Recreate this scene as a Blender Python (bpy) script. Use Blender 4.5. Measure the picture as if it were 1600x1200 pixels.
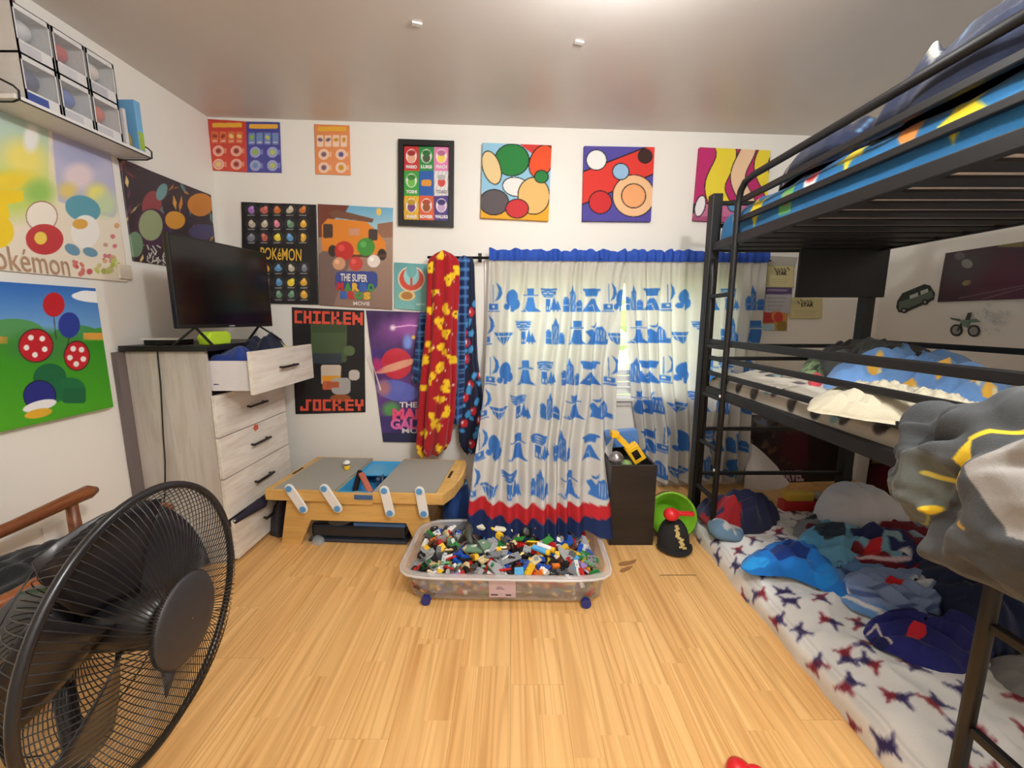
import bpy, math, random
import numpy as np

for o in list(bpy.data.objects):
    bpy.data.objects.remove(o)
SC = bpy.context.scene
COL = SC.collection

# ------------------------------------------------------------------ camera, world, light, exposure
CAM_H = 1.28
FOC = 650.0                       # focal length in pixels of the 1600x1200 frame
PITCH = math.atan(103 / FOC)
cam = bpy.data.objects.new('camera', bpy.data.cameras.new('camera'))
COL.objects.link(cam)
cam.location = (0, 0, CAM_H)
cam.rotation_euler = (math.pi / 2 - PITCH, 0, 0)
cam.data.sensor_width = 36
cam.data.lens = 36 * FOC / 1600
cam.data.clip_start = .02
SC.camera = cam

W = bpy.data.worlds.new('overcast_sky')
SC.world = W
W.use_nodes = True
W.node_tree.nodes['Background'].inputs[0].default_value = (.93, .97, 1, 1)
W.node_tree.nodes['Background'].inputs[1].default_value = 3.2

LAMP = (0.40, 1.44, 2.36)
ld = bpy.data.lights.new('ceiling_bulb', 'POINT')
ld.energy = 21
ld.color = (.985, .995, 1)
ld.shadow_soft_size = .07
lo = bpy.data.objects.new('ceiling_bulb', ld)
COL.objects.link(lo)
lo.location = LAMP

FILL_LAMP = (.75, .02, 2.38)          # fill light added above the camera, no such fixture is seen
ld = bpy.data.lights.new('fill_bulb', 'POINT')
ld.energy = 63
ld.color = (.985, .995, 1)
ld.shadow_soft_size = .06
lo = bpy.data.objects.new('fill_bulb', ld)
COL.objects.link(lo)
lo.location = FILL_LAMP

SC.view_settings.view_transform = 'Standard'
SC.view_settings.look = 'None'
SC.view_settings.gamma = 1
SC.view_settings.use_curve_mapping = False
SC.view_settings.exposure = 0.55

# ------------------------------------------------------------------ room numbers
CEIL = 2.53
XL, XR = -1.915, 2.744
YF = -.6
D0, KB = 2.979, .0676             # back wall: y = D0 + KB * x
NB = np.array([KB, -1, 0]) / math.hypot(KB, 1)   # back wall normal, into the room
CP, SP = math.cos(PITCH), math.sin(PITCH)
EYE = np.array([0, 0, CAM_H])

def ray(px, py):
    a = (px - 800) / FOC
    b = (600 - py) / FOC
    return np.array([a, CP + b * SP, -SP + b * CP])
def on_z(px, py, z):
    r = ray(px, py); return EYE + r * ((z - CAM_H) / r[2])
def on_y(px, py, y):
    r = ray(px, py); return EYE + r * (y / r[1])
def on_x(px, py, x):
    r = ray(px, py); return EYE + r * (x / r[0])
def on_back(px, py, off=0.0):
    r = ray(px, py); n = NB
    p0 = np.array([0, D0, 0]) + n * off
    return EYE + r * (np.dot(p0 - EYE, n) / np.dot(r, n))
def on_left(px, py, off=0.0): return on_x(px, py, XL + off)
def on_right(px, py, off=0.0): return on_x(px, py, XR - off)
def proj(P):
    P = np.asarray(P, float) - EYE
    d = P[..., 1] * CP - P[..., 2] * SP
    u = P[..., 1] * SP + P[..., 2] * CP
    return 800 + FOC * P[..., 0] / d, 600 - FOC * u / d

# ------------------------------------------------------------------ numpy noise and colour
def lin(c):
    c = np.asarray(c, float) / 255.0
    return np.where(c <= .04045, c / 12.92, ((c + .055) / 1.055) ** 2.4)
def vnoise(x, y, seed=0):
    x = np.asarray(x, float); y = np.asarray(y, float)
    rs = np.random.RandomState(seed)
    T = rs.rand(64, 64)
    xi = np.floor(x).astype(int); yi = np.floor(y).astype(int)
    fx = x - xi; fy = y - yi
    fx = fx * fx * (3 - 2 * fx); fy = fy * fy * (3 - 2 * fy)
    a = T[xi % 64, yi % 64]; b = T[(xi + 1) % 64, yi % 64]
    c = T[xi % 64, (yi + 1) % 64]; d = T[(xi + 1) % 64, (yi + 1) % 64]
    return (a * (1 - fx) + b * fx) * (1 - fy) + (c * (1 - fx) + d * fx) * fy
def fbm(x, y, seed=0, o=3):
    v = 0; a = .5
    for i in range(o):
        v = v + a * vnoise(x * 2 ** i, y * 2 ** i, seed + i); a *= .5
    return v / (1 - .5 ** o)
def ridge(x, y, seed=0):
    return 1 - np.abs(2 * fbm(x, y, seed, 2) - 1) * 2

# ------------------------------------------------------------------ the painter: flat prints as vertex colours
class Paint:
    def __init__(s, x0, y0, x1, y1, res=2.0, bg=(255, 255, 255)):
        s.b = (x0, y0, x1, y1)
        s.w = max(4, int((x1 - x0) * res)); s.h = max(4, int((y1 - y0) * res))
        s.px = (x1 - x0) / s.w
        xs = x0 + (np.arange(s.w) + .5) * (x1 - x0) / s.w
        ys = y0 + (np.arange(s.h) + .5) * (y1 - y0) / s.h
        s.X, s.Y = np.meshgrid(xs, ys)
        s.A = np.zeros((s.h, s.w, 3)); s.A[:] = bg
    def win(s, x0, y0, x1, y1):
        bx = s.b; fx = s.w / (bx[2] - bx[0]); fy = s.h / (bx[3] - bx[1])
        i0 = max(0, int((y0 - bx[1]) * fy) - 2); i1 = min(s.h, int((y1 - bx[1]) * fy) + 3)
        j0 = max(0, int((x0 - bx[0]) * fx) - 2); j1 = min(s.w, int((x1 - bx[0]) * fx) + 3)
        return (slice(i0, max(i0, i1)), slice(j0, max(j0, j1)))
    def put(s, w, sd, c, op=1.0):
        a = np.clip(.5 - sd / s.px, 0, 1)[..., None] * op
        s.A[w] = s.A[w] * (1 - a) + np.asarray(c, float) * a
    def rect(s, x0, y0, x1, y1, c, op=1.0, r=0):
        w = s.win(x0, y0, x1, y1); X, Y = s.X[w], s.Y[w]
        dx = np.abs(X - (x0 + x1) / 2) - abs(x1 - x0) / 2 + r; dy = np.abs(Y - (y0 + y1) / 2) - abs(y1 - y0) / 2 + r
        if r: sd = np.hypot(np.maximum(dx, 0), np.maximum(dy, 0)) + np.minimum(np.maximum(dx, dy), 0) - r
        else: sd = np.maximum(dx, dy)
        s.put(w, sd, c, op)
    def ell(s, cx, cy, rx, ry, c, rot=0, op=1.0, soft=0):
        m = max(rx, ry) * (1 + soft); w = s.win(cx - m, cy - m, cx + m, cy + m)
        X, Y = s.X[w] - cx, s.Y[w] - cy
        ca, sa = math.cos(rot), math.sin(rot)
        u = X * ca + Y * sa; v = -X * sa + Y * ca
        q = np.sqrt((u / rx) ** 2 + (v / ry) ** 2)
        if soft:
            a = (np.clip((1 + soft - q) / (2 * soft), 0, 1) * op)[..., None]
            s.A[w] = s.A[w] * (1 - a) + np.asarray(c, float) * a
        else: s.put(w, (q - 1) * min(rx, ry), c, op)
    def poly(s, pts, c, op=1.0):
        p = np.asarray(pts, float)
        w = s.win(p[:, 0].min(), p[:, 1].min(), p[:, 0].max(), p[:, 1].max()); X, Y = s.X[w], s.Y[w]
        if X.size == 0: return
        d = np.full(X.shape, 1e9); ins = np.zeros(X.shape, bool)
        for i in range(len(p)):
            a, b = p[i], p[(i + 1) % len(p)]
            ex, ey = b - a; L = ex * ex + ey * ey + 1e-12
            t = np.clip(((X - a[0]) * ex + (Y - a[1]) * ey) / L, 0, 1)
            d = np.minimum(d, np.hypot(X - a[0] - t * ex, Y - a[1] - t * ey))
            if abs(ey) > 1e-9:
                ins ^= ((a[1] > Y) != (b[1] > Y)) & (X < ex * (Y - a[1]) / ey + a[0])
        s.put(w, np.where(ins, -d, d), c, op)
    def line(s, pts, wd, c, op=1.0):
        p = np.asarray(pts, float)
        for a, b in zip(p[:-1], p[1:]):
            w = s.win(min(a[0], b[0]) - wd, min(a[1], b[1]) - wd, max(a[0], b[0]) + wd, max(a[1], b[1]) + wd)
            X, Y = s.X[w], s.Y[w]
            if X.size == 0: continue
            e = b - a; L = e @ e + 1e-12
            t = np.clip(((X - a[0]) * e[0] + (Y - a[1]) * e[1]) / L, 0, 1)
            s.put(w, np.hypot(X - a[0] - t * e[0], Y - a[1] - t * e[1]) - wd / 2, c, op)
    def vgrad(s, y0, y1, c0, c1, x0=None, x1=None):
        w = s.win(s.b[0] if x0 is None else x0, y0, s.b[2] if x1 is None else x1, y1)
        t = np.clip((s.Y[w] - y0) / (y1 - y0), 0, 1)[..., None]
        s.A[w] = np.asarray(c0, float) * (1 - t) + np.asarray(c1, float) * t
    def noise(s, sc, amp, seed=0):
        s.A += ((fbm(s.X / sc, s.Y / sc, seed) - .5) * amp)[..., None]
    def sample(s, x, y):
        bx = s.b
        u = np.clip((x - bx[0]) / (bx[2] - bx[0]) * s.w - .5, 0, s.w - 1.001)
        v = np.clip((y - bx[1]) / (bx[3] - bx[1]) * s.h - .5, 0, s.h - 1.001)
        i = v.astype(int); j = u.astype(int); fu = (u - j)[..., None]; fv = (v - i)[..., None]
        A = np.clip(s.A, 0, 255)
        return (A[i, j] * (1 - fu) + A[i, j + 1] * fu) * (1 - fv) + (A[i + 1, j] * (1 - fu) + A[i + 1, j + 1] * fu) * fv

# ------------------------------------------------------------------ materials
MATS = {}
def nodes_of(name):
    m = bpy.data.materials.new(name); m.use_nodes = True
    nt = m.node_tree; b = nt.nodes['Principled BSDF']
    return m, nt, b
def link(nt, a, b): nt.links.new(a, b)
def mat(name, c, rough=.6, metal=0, var=.06, scale=30, bump=0, coat=0, spec=.5, emit=None):
    """plain procedural material: colour with a little noise, optional bump"""
    if name in MATS: return MATS[name]
    m, nt, b = nodes_of(name)
    L = lin(c)
    tc = nt.nodes.new('ShaderNodeTexCoord')
    n = nt.nodes.new('ShaderNodeTexNoise'); n.inputs['Scale'].default_value = scale; n.inputs['Detail'].default_value = 3
    link(nt, tc.outputs['Object'], n.inputs['Vector'])
    mx = nt.nodes.new('ShaderNodeMix'); mx.data_type = 'RGBA'
    mx.inputs['A'].default_value = (*np.clip(L * (1 - var), 0, 1), 1)
    mx.inputs['B'].default_value = (*np.clip(L * (1 + var), 0, 1), 1)
    link(nt, n.outputs['Fac'], mx.inputs['Factor'])
    link(nt, mx.outputs['Result'], b.inputs['Base Color'])
    b.inputs['Roughness'].default_value = rough; b.inputs['Metallic'].default_value = metal
    b.inputs['Coat Weight'].default_value = coat; b.inputs['Specular IOR Level'].default_value = spec
    if bump:
        bp = nt.nodes.new('ShaderNodeBump'); bp.inputs['Strength'].default_value = bump; bp.inputs['Distance'].default_value = .002
        link(nt, n.outputs['Fac'], bp.inputs['Height']); link(nt, bp.outputs['Normal'], b.inputs['Normal'])
    if emit:
        b.inputs['Emission Color'].default_value = (*L, 1); b.inputs['Emission Strength'].default_value = emit
    MATS[name] = m
    return m
def mat_print(name, rough=.55, weave=0, sheen=0, trans=0, coat=0):
    """printed surface: colour from the mesh's colour attribute, fine relief by noise"""
    if name in MATS: return MATS[name]
    m, nt, b = nodes_of(name)
    at = nt.nodes.new('ShaderNodeAttribute'); at.attribute_name = 'Col'
    link(nt, at.outputs['Color'], b.inputs['Base Color'])
    b.inputs['Roughness'].default_value = rough; b.inputs['Sheen Weight'].default_value = sheen
    b.inputs['Coat Weight'].default_value = coat
    b.inputs['Specular IOR Level'].default_value = .3 if weave else .5
    if weave:
        tc = nt.nodes.new('ShaderNodeTexCoord')
        n = nt.nodes.new('ShaderNodeTexNoise'); n.inputs['Scale'].default_value = weave; n.inputs['Detail'].default_value = 4
        link(nt, tc.outputs['Object'], n.inputs['Vector'])
        bp = nt.nodes.new('ShaderNodeBump'); bp.inputs['Strength'].default_value = .35; bp.inputs['Distance'].default_value = .004
        link(nt, n.outputs['Fac'], bp.inputs['Height']); link(nt, bp.outputs['Normal'], b.inputs['Normal'])
    if trans:
        out = nt.nodes['Material Output']
        tr = nt.nodes.new('ShaderNodeBsdfTranslucent'); link(nt, at.outputs['Color'], tr.inputs['Color'])
        mx = nt.nodes.new('ShaderNodeMixShader'); mx.inputs[0].default_value = trans
        link(nt, b.outputs[0], mx.inputs[1]); link(nt, tr.outputs[0], mx.inputs[2]); link(nt, mx.outputs[0], out.inputs[0])
    MATS[name] = m
    return m
def mat_clear(name, c, alpha, rough=.25, spec=.5):
    """clear or milky plastic and glass: partly transparent over a tinted body"""
    if name in MATS: return MATS[name]
    m, nt, b = nodes_of(name)
    b.inputs['Base Color'].default_value = (*lin(c), 1); b.inputs['Roughness'].default_value = rough
    b.inputs['Specular IOR Level'].default_value = spec
    out = nt.nodes['Material Output']
    tr = nt.nodes.new('ShaderNodeBsdfTransparent')
    n = nt.nodes.new('ShaderNodeTexNoise'); n.inputs['Scale'].default_value = 9
    mr = nt.nodes.new('ShaderNodeMapRange'); mr.inputs['To Min'].default_value = alpha - .05; mr.inputs['To Max'].default_value = alpha + .05
    link(nt, n.outputs['Fac'], mr.inputs['Value'])
    mx = nt.nodes.new('ShaderNodeMixShader'); link(nt, mr.outputs[0], mx.inputs[0])
    link(nt, tr.outputs[0], mx.inputs[1]); link(nt, b.outputs[0], mx.inputs[2]); link(nt, mx.outputs[0], out.inputs[0])
    MATS[name] = m
    return m
def mat_wood(name, c0, c1, axis, scale=1.0, rough=.4, per_object=0.0, stretch=14, strips=0, streak=.5, cathedral=False):
    """wood grain stretched along one axis; per_object shifts tone and grain between planks"""
    if name in MATS: return MATS[name]
    m, nt, b = nodes_of(name)
    tc = nt.nodes.new('ShaderNodeTexCoord'); oi = nt.nodes.new('ShaderNodeObjectInfo')
    mp = nt.nodes.new('ShaderNodeMapping')
    s = [stretch * scale] * 3; s[axis] = scale
    mp.inputs['Scale'].default_value = s
    add = nt.nodes.new('ShaderNodeVectorMath'); add.operation = 'ADD'
    cx = nt.nodes.new('ShaderNodeCombineXYZ')
    mul = nt.nodes.new('ShaderNodeMath'); mul.operation = 'MULTIPLY'; mul.inputs[1].default_value = 40 if per_object else 0
    link(nt, oi.outputs['Random'], mul.inputs[0])
    for i in range(3): link(nt, mul.outputs[0], cx.inputs[i])
    link(nt, tc.outputs['Object'], add.inputs[0]); link(nt, cx.outputs[0], add.inputs[1])
    fac_extra = None
    vec = add.outputs[0]
    if strips:
        # three printed strips across each plank, every one with its own grain and tone
        sp = nt.nodes.new('ShaderNodeSeparateXYZ'); link(nt, tc.outputs['Object'], sp.inputs[0])
        st = nt.nodes.new('ShaderNodeMath'); st.operation = 'MULTIPLY'; st.inputs[1].default_value = 1 / strips
        link(nt, sp.outputs['X'], st.inputs[0])
        fl = nt.nodes.new('ShaderNodeMath'); fl.operation = 'FLOOR'; link(nt, st.outputs[0], fl.inputs[0])
        ad = nt.nodes.new('ShaderNodeMath'); ad.operation = 'ADD'; link(nt, fl.outputs[0], ad.inputs[0]); link(nt, mul.outputs[0], ad.inputs[1])
        sy = nt.nodes.new('ShaderNodeMath'); sy.operation = 'MULTIPLY'; sy.inputs[1].default_value = 1.5; link(nt, sp.outputs['Y'], sy.inputs[0])
        wo = nt.nodes.new('ShaderNodeTexWhiteNoise'); wo.noise_dimensions = '1D'; link(nt, ad.outputs[0], wo.inputs['W'])
        sy2 = nt.nodes.new('ShaderNodeMath'); sy2.operation = 'ADD'; link(nt, sy.outputs[0], sy2.inputs[0]); link(nt, wo.outputs['Value'], sy2.inputs[1])
        fy = nt.nodes.new('ShaderNodeMath'); fy.operation = 'FLOOR'; link(nt, sy2.outputs[0], fy.inputs[0])
        cc = nt.nodes.new('ShaderNodeCombineXYZ'); link(nt, ad.outputs[0], cc.inputs[0]); link(nt, fy.outputs[0], cc.inputs[1])
        wn = nt.nodes.new('ShaderNodeTexWhiteNoise'); wn.noise_dimensions = '3D'; link(nt, cc.outputs[0], wn.inputs['Vector'])
        fac_extra = wn.outputs['Value']
        sc = nt.nodes.new('ShaderNodeVectorMath'); sc.operation = 'SCALE'; sc.inputs['Scale'].default_value = 7
        link(nt, wn.outputs['Color'], sc.inputs[0])
        a2 = nt.nodes.new('ShaderNodeVectorMath'); a2.operation = 'ADD'; link(nt, vec, a2.inputs[0]); link(nt, sc.outputs[0], a2.inputs[1])
        vec = a2.outputs[0]
    link(nt, vec, mp.inputs['Vector'])
    n = nt.nodes.new('ShaderNodeTexNoise'); n.inputs['Scale'].default_value = 1.0; n.inputs['Detail'].default_value = 6; n.inputs['Distortion'].default_value = .9
    link(nt, mp.outputs[0], n.inputs['Vector'])
    wv = nt.nodes.new('ShaderNodeTexNoise'); wv.inputs['Scale'].default_value = 4.2; wv.inputs['Detail'].default_value = 3
    link(nt, mp.outputs[0], wv.inputs['Vector'])
    cr = nt.nodes.new('ShaderNodeValToRGB')
    cr.color_ramp.elements[0].position = .30; cr.color_ramp.elements[0].color = (*lin(c0), 1)
    cr.color_ramp.elements[1].position = .62; cr.color_ramp.elements[1].color = (*lin(c1), 1)
    link(nt, n.outputs['Fac'], cr.inputs['Fac'])
    mx = nt.nodes.new('ShaderNodeMix'); mx.data_type = 'RGBA'; mx.blend_type = 'MULTIPLY'
    mr = nt.nodes.new('ShaderNodeMapRange'); mr.inputs['From Min'].default_value = .42; mr.inputs['From Max'].default_value = .5
    mr.inputs['To Min'].default_value = streak; mr.inputs['To Max'].default_value = 0
    if cathedral:
        # contour lines of a long stretched noise read as cathedral grain
        wv.inputs['Scale'].default_value = .42; wv.inputs['Detail'].default_value = 1; wv.inputs['Distortion'].default_value = .5
        ml = nt.nodes.new('ShaderNodeMath'); ml.operation = 'MULTIPLY'; ml.inputs[1].default_value = 75
        sn = nt.nodes.new('ShaderNodeMath'); sn.operation = 'SINE'
        link(nt, wv.outputs['Fac'], ml.inputs[0]); link(nt, ml.outputs[0], sn.inputs[0]); link(nt, sn.outputs[0], mr.inputs['Value'])
        mr.inputs['From Min'].default_value = -1; mr.inputs['From Max'].default_value = .1
        fn_ = nt.nodes.new('ShaderNodeTexNoise'); fn_.inputs['Scale'].default_value = 1.3; link(nt, mp.outputs[0], fn_.inputs['Vector'])
        fm = nt.nodes.new('ShaderNodeMath'); fm.operation = 'MULTIPLY'; link(nt, mr.outputs[0], fm.inputs[0]); link(nt, fn_.outputs['Fac'], fm.inputs[1])
        link(nt, fm.outputs[0], mx.inputs['Factor'])
    else:
        link(nt, wv.outputs['Fac'], mr.inputs['Value']); link(nt, mr.outputs[0], mx.inputs['Factor'])
    link(nt, cr.outputs[0], mx.inputs['A']); mx.inputs['B'].default_value = (.70, .58, .44, 1)
    hs = nt.nodes.new('ShaderNodeHueSaturation')
    v = nt.nodes.new('ShaderNodeMapRange'); v.inputs['To Min'].default_value = 1 - max(per_object, .01); v.inputs['To Max'].default_value = 1 + max(per_object, .01)
    link(nt, fac_extra if fac_extra is not None else oi.outputs['Random'], v.inputs['Value'])
    link(nt, v.outputs[0], hs.inputs['Value']); link(nt, mx.outputs['Result'], hs.inputs['Color'])
    link(nt, hs.outputs[0], b.inputs['Base Color'])
    b.inputs['Roughness'].default_value = rough
    MATS[name] = m
    return m

# ------------------------------------------------------------------ object helpers
WLOC = {}
def wloc(o):
    return WLOC.get(o.name, np.zeros(3))
def props(o, label=None, cat=None, group=None, kind=None, category=None):
    cat = cat or category
    if label: o['label'] = label
    if cat: o['category'] = cat
    if group: o['group'] = group
    if kind: o['kind'] = kind
    return o
def thing(name, loc, label, cat, group=None):
    o = bpy.data.objects.new(name, None); COL.objects.link(o)
    o.empty_display_size = .05
    o.location = [float(v) for v in loc]; WLOC[o.name] = np.array(loc, float)
    return props(o, label, cat, group)
def mesh_np(name, co, faces, m, parent=None, col=None, smooth=True, base=None, bevel=0, seg=2):
    """co (N,3) world coordinates, faces list of index tuples or (F,k) array -> one mesh object"""
    co = np.asarray(co, float).reshape(-1, 3)
    if parent is not None: org = wloc(parent)
    elif base is not None: org = np.array(base, float)
    else:
        lo_, hi_ = co.min(0), co.max(0); org = (lo_ + hi_) / 2; org[2] = lo_[2]
    me = bpy.data.meshes.new(name)
    if isinstance(faces, np.ndarray):
        k = faces.shape[1]; F = len(faces)
        me.vertices.add(len(co)); me.vertices.foreach_set('co', (co - org).astype(np.float32).ravel())
        me.loops.add(F * k); me.loops.foreach_set('vertex_index', faces.astype(np.int32).ravel())
        me.polygons.add(F); me.polygons.foreach_set('loop_start', np.arange(0, F * k, k, dtype=np.int32))
        me.update(calc_edges=True)
    else:
        me.from_pydata((co - org).tolist(), [], [list(f) for f in faces]); me.update()
    me.polygons.foreach_set('use_smooth', np.full(len(me.polygons), bool(smooth)))
    if col is not None:
        at = me.attributes.new('Col', 'FLOAT_COLOR', 'POINT')
        c = np.ones((len(co), 4), np.float32); c[:, :3] = lin(np.clip(np.asarray(col, float).reshape(-1, 3), 0, 255))
        at.data.foreach_set('color', c.ravel())
    if m is not None: me.materials.append(m)
    o = bpy.data.objects.new(name, me); COL.objects.link(o)
    if parent is not None:
        o.parent = parent; WLOC[o.name] = org
    else:
        o.location = org; WLOC[o.name] = org
    if bevel:
        b = o.modifiers.new('bevel', 'BEVEL'); b.width = bevel; b.segments = seg; b.limit_method = 'ANGLE'; b.angle_limit = math.radians(40)
    return o
def grid_faces(h, w, wrap=False):
    i = np.arange(h - 1)[:, None]; j = np.arange(w if wrap else w - 1)[None]
    a = i * w + j; b = i * w + (j + 1) % w
    return np.stack([a + 0 * b, b, b + w, a + w], -1).reshape(-1, 4)

class MB:
    """collects shapes in world coordinates into one mesh"""
    def __init__(s): s.v = []; s.f = []; s.n = 0
    def add(s, v, f):
        s.v.append(np.asarray(v, float)); s.f += [tuple(int(i) + s.n for i in q) for q in f]; s.n += len(v); return s
    def box(s, a, b):
        x0, y0, z0 = a; x1, y1, z1 = b
        return s.add([(x0, y0, z0), (x1, y0, z0), (x1, y1, z0), (x0, y1, z0), (x0, y0, z1), (x1, y0, z1), (x1, y1, z1), (x0, y1, z1)],
                     [(0, 3, 2, 1), (4, 5, 6, 7), (0, 1, 5, 4), (1, 2, 6, 5), (2, 3, 7, 6), (3, 0, 4, 7)])
    def obox(s, c, ax, ay, az):
        c = np.array(c, float); ax, ay, az = map(lambda q: np.array(q, float), (ax, ay, az))
        v = [c + i * ax + j * ay + k * az for k in (-1, 1) for (i, j) in ((-1, -1), (1, -1), (1, 1), (-1, 1))]
        return s.add(v, [(0, 3, 2, 1), (4, 5, 6, 7), (0, 1, 5, 4), (1, 2, 6, 5), (2, 3, 7, 6), (3, 0, 4, 7)])
    def bar(s, a, b, w, h, up=(0, 0, 1)):
        a = np.array(a, float); b = np.array(b, float); d = b - a; L = np.linalg.norm(d); d /= L
        u = np.array(up, float); sd = np.cross(d, u); sd /= np.linalg.norm(sd); u = np.cross(sd, d)
        return s.obox((a + b) / 2, d * L / 2, sd * w / 2, u * h / 2)
    def tube(s, path, r, n=8, closed=False, cap=True):
        P = np.asarray(path, float); m = len(P)
        if closed: T = np.roll(P, -1, 0) - np.roll(P, 1, 0)
        else: T = np.gradient(P, axis=0)
        T /= np.linalg.norm(T, axis=1)[:, None] + 1e-12
        u = np.array([0, 0, 1.0]) if abs(T[0][2]) < .9 else np.array([1.0, 0, 0])
        R = np.full(m, r) if np.isscalar(r) else np.asarray(r, float)
        V = []
        for i in range(m):
            u = u - T[i] * (u @ T[i]); u /= np.linalg.norm(u); w = np.cross(T[i], u)
            for k in range(n):
                a = 2 * math.pi * k / n
                V.append(P[i] + R[i] * (math.cos(a) * u + math.sin(a) * w))
        F = []
        for i in range(m if closed else m - 1):
            j = (i + 1) % m
            for k in range(n): F.append((i * n + k, i * n + (k + 1) % n, j * n + (k + 1) % n, j * n + k))
        if cap and not closed: F += [tuple(range(n))[::-1], tuple((m - 1) * n + k for k in range(n))]
        return s.add(V, F)
    def cyl(s, a, b, r, n=16, r2=None):
        return s.tube([a, b], [r, r if r2 is None else r2], n)
    def lathe(s, c, prof, n=24, axis=(0, 0, 1), cap=True):
        """prof [(radius, height)] round axis through c"""
        ax = np.array(axis, float); ax /= np.linalg.norm(ax)
        u = np.cross(ax, [0, 0, 1.0] if abs(ax[2]) < .9 else [1.0, 0, 0]); u /= np.linalg.norm(u); w = np.cross(ax, u)
        V = []; c = np.array(c, float)
        for (r, h) in prof:
            for k in range(n):
                a = 2 * math.pi * k / n
                V.append(c + ax * h + r * (math.cos(a) * u + math.sin(a) * w))
        m = len(prof); F = [(i * n + k, i * n + (k + 1) % n, (i + 1) * n + (k + 1) % n, (i + 1) * n + k) for i in range(m - 1) for k in range(n)]
        if cap: F += [tuple(range(n))[::-1], tuple((m - 1) * n + k for k in range(n))]
        return s.add(V, F)
    def prism(s, pts, d):
        """closed polygon of world points pushed along vector d"""
        p = np.asarray(pts, float); n = len(p); d = np.array(d, float)
        return s.add(np.vstack([p, p + d]), [tuple(range(n))[::-1], tuple(range(n, 2 * n))] + [(i, (i + 1) % n, n + (i + 1) % n, n + i) for i in range(n)])
    def ball(s, c, r, n=10, m=7):
        rr = np.array([r] * 3 if np.isscalar(r) else r, float)
        V = [np.array(c) + rr * np.array((math.sin(t) * math.cos(a), math.sin(t) * math.sin(a), math.cos(t)))
             for t in np.linspace(.12, math.pi - .12, m) for a in np.linspace(0, 2 * math.pi, n, endpoint=False)]
        F = [(i * n + k, (i + 1) * n + k, (i + 1) * n + (k + 1) % n, i * n + (k + 1) % n) for i in range(m - 1) for k in range(n)]
        return s.add(V, F + [tuple(range(n)), tuple((m - 1) * n + k for k in range(n))[::-1]])
    def build(s, name, m, parent=None, bevel=0, smooth=False, base=None, seg=2, **kw):
        o = mesh_np(name, np.vstack(s.v), s.f, m, parent, None, smooth, base, bevel, seg)
        if kw: props(o, **kw)
        return o

def poster(name, P, quad, thick, m, label, cat, parent=None, res=1.0, wave=0.0, seed=0, away=None, group=None, back=None):
    """flat sheet between four world corners (TL, TR, BR, BL); print sampled from the painting"""
    q = [np.array(c, float) for c in quad]
    xs, ys = proj(np.array(q))
    w = max(6, int(max(np.hypot(xs[1] - xs[0], ys[1] - ys[0]), np.hypot(xs[2] - xs[3], ys[2] - ys[3])) * res))
    h = max(6, int(max(np.hypot(xs[3] - xs[0], ys[3] - ys[0]), np.hypot(xs[2] - xs[1], ys[2] - ys[1])) * res))
    w = min(w, 260); h = min(h, 260)
    S, T = np.meshgrid(np.linspace(0, 1, w), np.linspace(0, 1, h)); S = S[..., None]; T = T[..., None]
    co = (q[0] * (1 - S) + q[1] * S) * (1 - T) + (q[3] * (1 - S) + q[2] * S) * T
    px, py = proj(co); col = P.sample(px, py)
    n = np.cross(q[3] - q[0], q[1] - q[0]); n /= np.linalg.norm(n)
    if n @ (EYE - q[0]) < 0: n = -n
    if wave:
        e = fbm(S[..., 0] * 3 + seed, T[..., 0] * 3, seed, 2)
        co = co + n * (e * wave)[..., None]
    # skirt ring down to the wall gives the sheet its thickness
    ring = np.concatenate([np.arange(w), np.arange(1, h) * w + w - 1, (h - 1) * w + np.arange(w - 2, -1, -1), np.arange(h - 2, 0, -1) * w])
    flat = co.reshape(-1, 3); N0 = len(flat)
    S2, T2 = S.reshape(-1, 1), T.reshape(-1, 1)
    plane = (q[0] * (1 - S2) + q[1] * S2) * (1 - T2) + (q[3] * (1 - S2) + q[2] * S2) * T2
    skirt = plane[ring] - n * thick
    F = np.vstack([grid_faces(h, w)[:, ::-1], np.stack([ring, np.roll(ring, -1), N0 + np.roll(np.arange(len(ring)), -1), N0 + np.arange(len(ring))], -1)])
    cc = np.vstack([col.reshape(-1, 3), col.reshape(-1, 3)[ring] if back is None else np.tile(back, (len(ring), 1))])
    o = mesh_np(name, np.vstack([flat, skirt]), F, m, parent, cc, smooth=thick < .01)
    if parent is None: props(o, label, cat, group)
    return o

FONT_CACHE = {}
def text(s, quad, m, parent, name='lettering', bold=.02, away=None, depth=0):
    """raised flat lettering fitted to four world corners (TL, TR, BR, BL)"""
    key = (s, bold)
    if key not in FONT_CACHE:
        cu = bpy.data.curves.new('txt', 'FONT'); cu.body = s; cu.size = 1; cu.offset = bold; cu.resolution_u = 3
        to = bpy.data.objects.new('txt', cu); COL.objects.link(to)
        dg = bpy.context.evaluated_depsgraph_get()
        me = bpy.data.meshes.new_from_object(to.evaluated_get(dg))
        v = np.array([tuple(p.co) for p in me.vertices]); f = [tuple(p.vertices) for p in me.polygons]
        bpy.data.objects.remove(to); bpy.data.curves.remove(cu); bpy.data.meshes.remove(me)
        lo_, hi_ = v.min(0), v.max(0)
        uv = (v[:, :2] - lo_[:2]) / (hi_[:2] - lo_[:2])
        FONT_CACHE[key] = (uv, f)
    uv, f = FONT_CACHE[key]
    q = [np.array(c, float) for c in quad]
    S = uv[:, :1]; T = 1 - uv[:, 1:]
    co = (q[0] * (1 - S) + q[1] * S) * (1 - T) + (q[3] * (1 - S) + q[2] * S) * T
    return mesh_np(name, co, f, m, parent, smooth=False)
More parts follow.
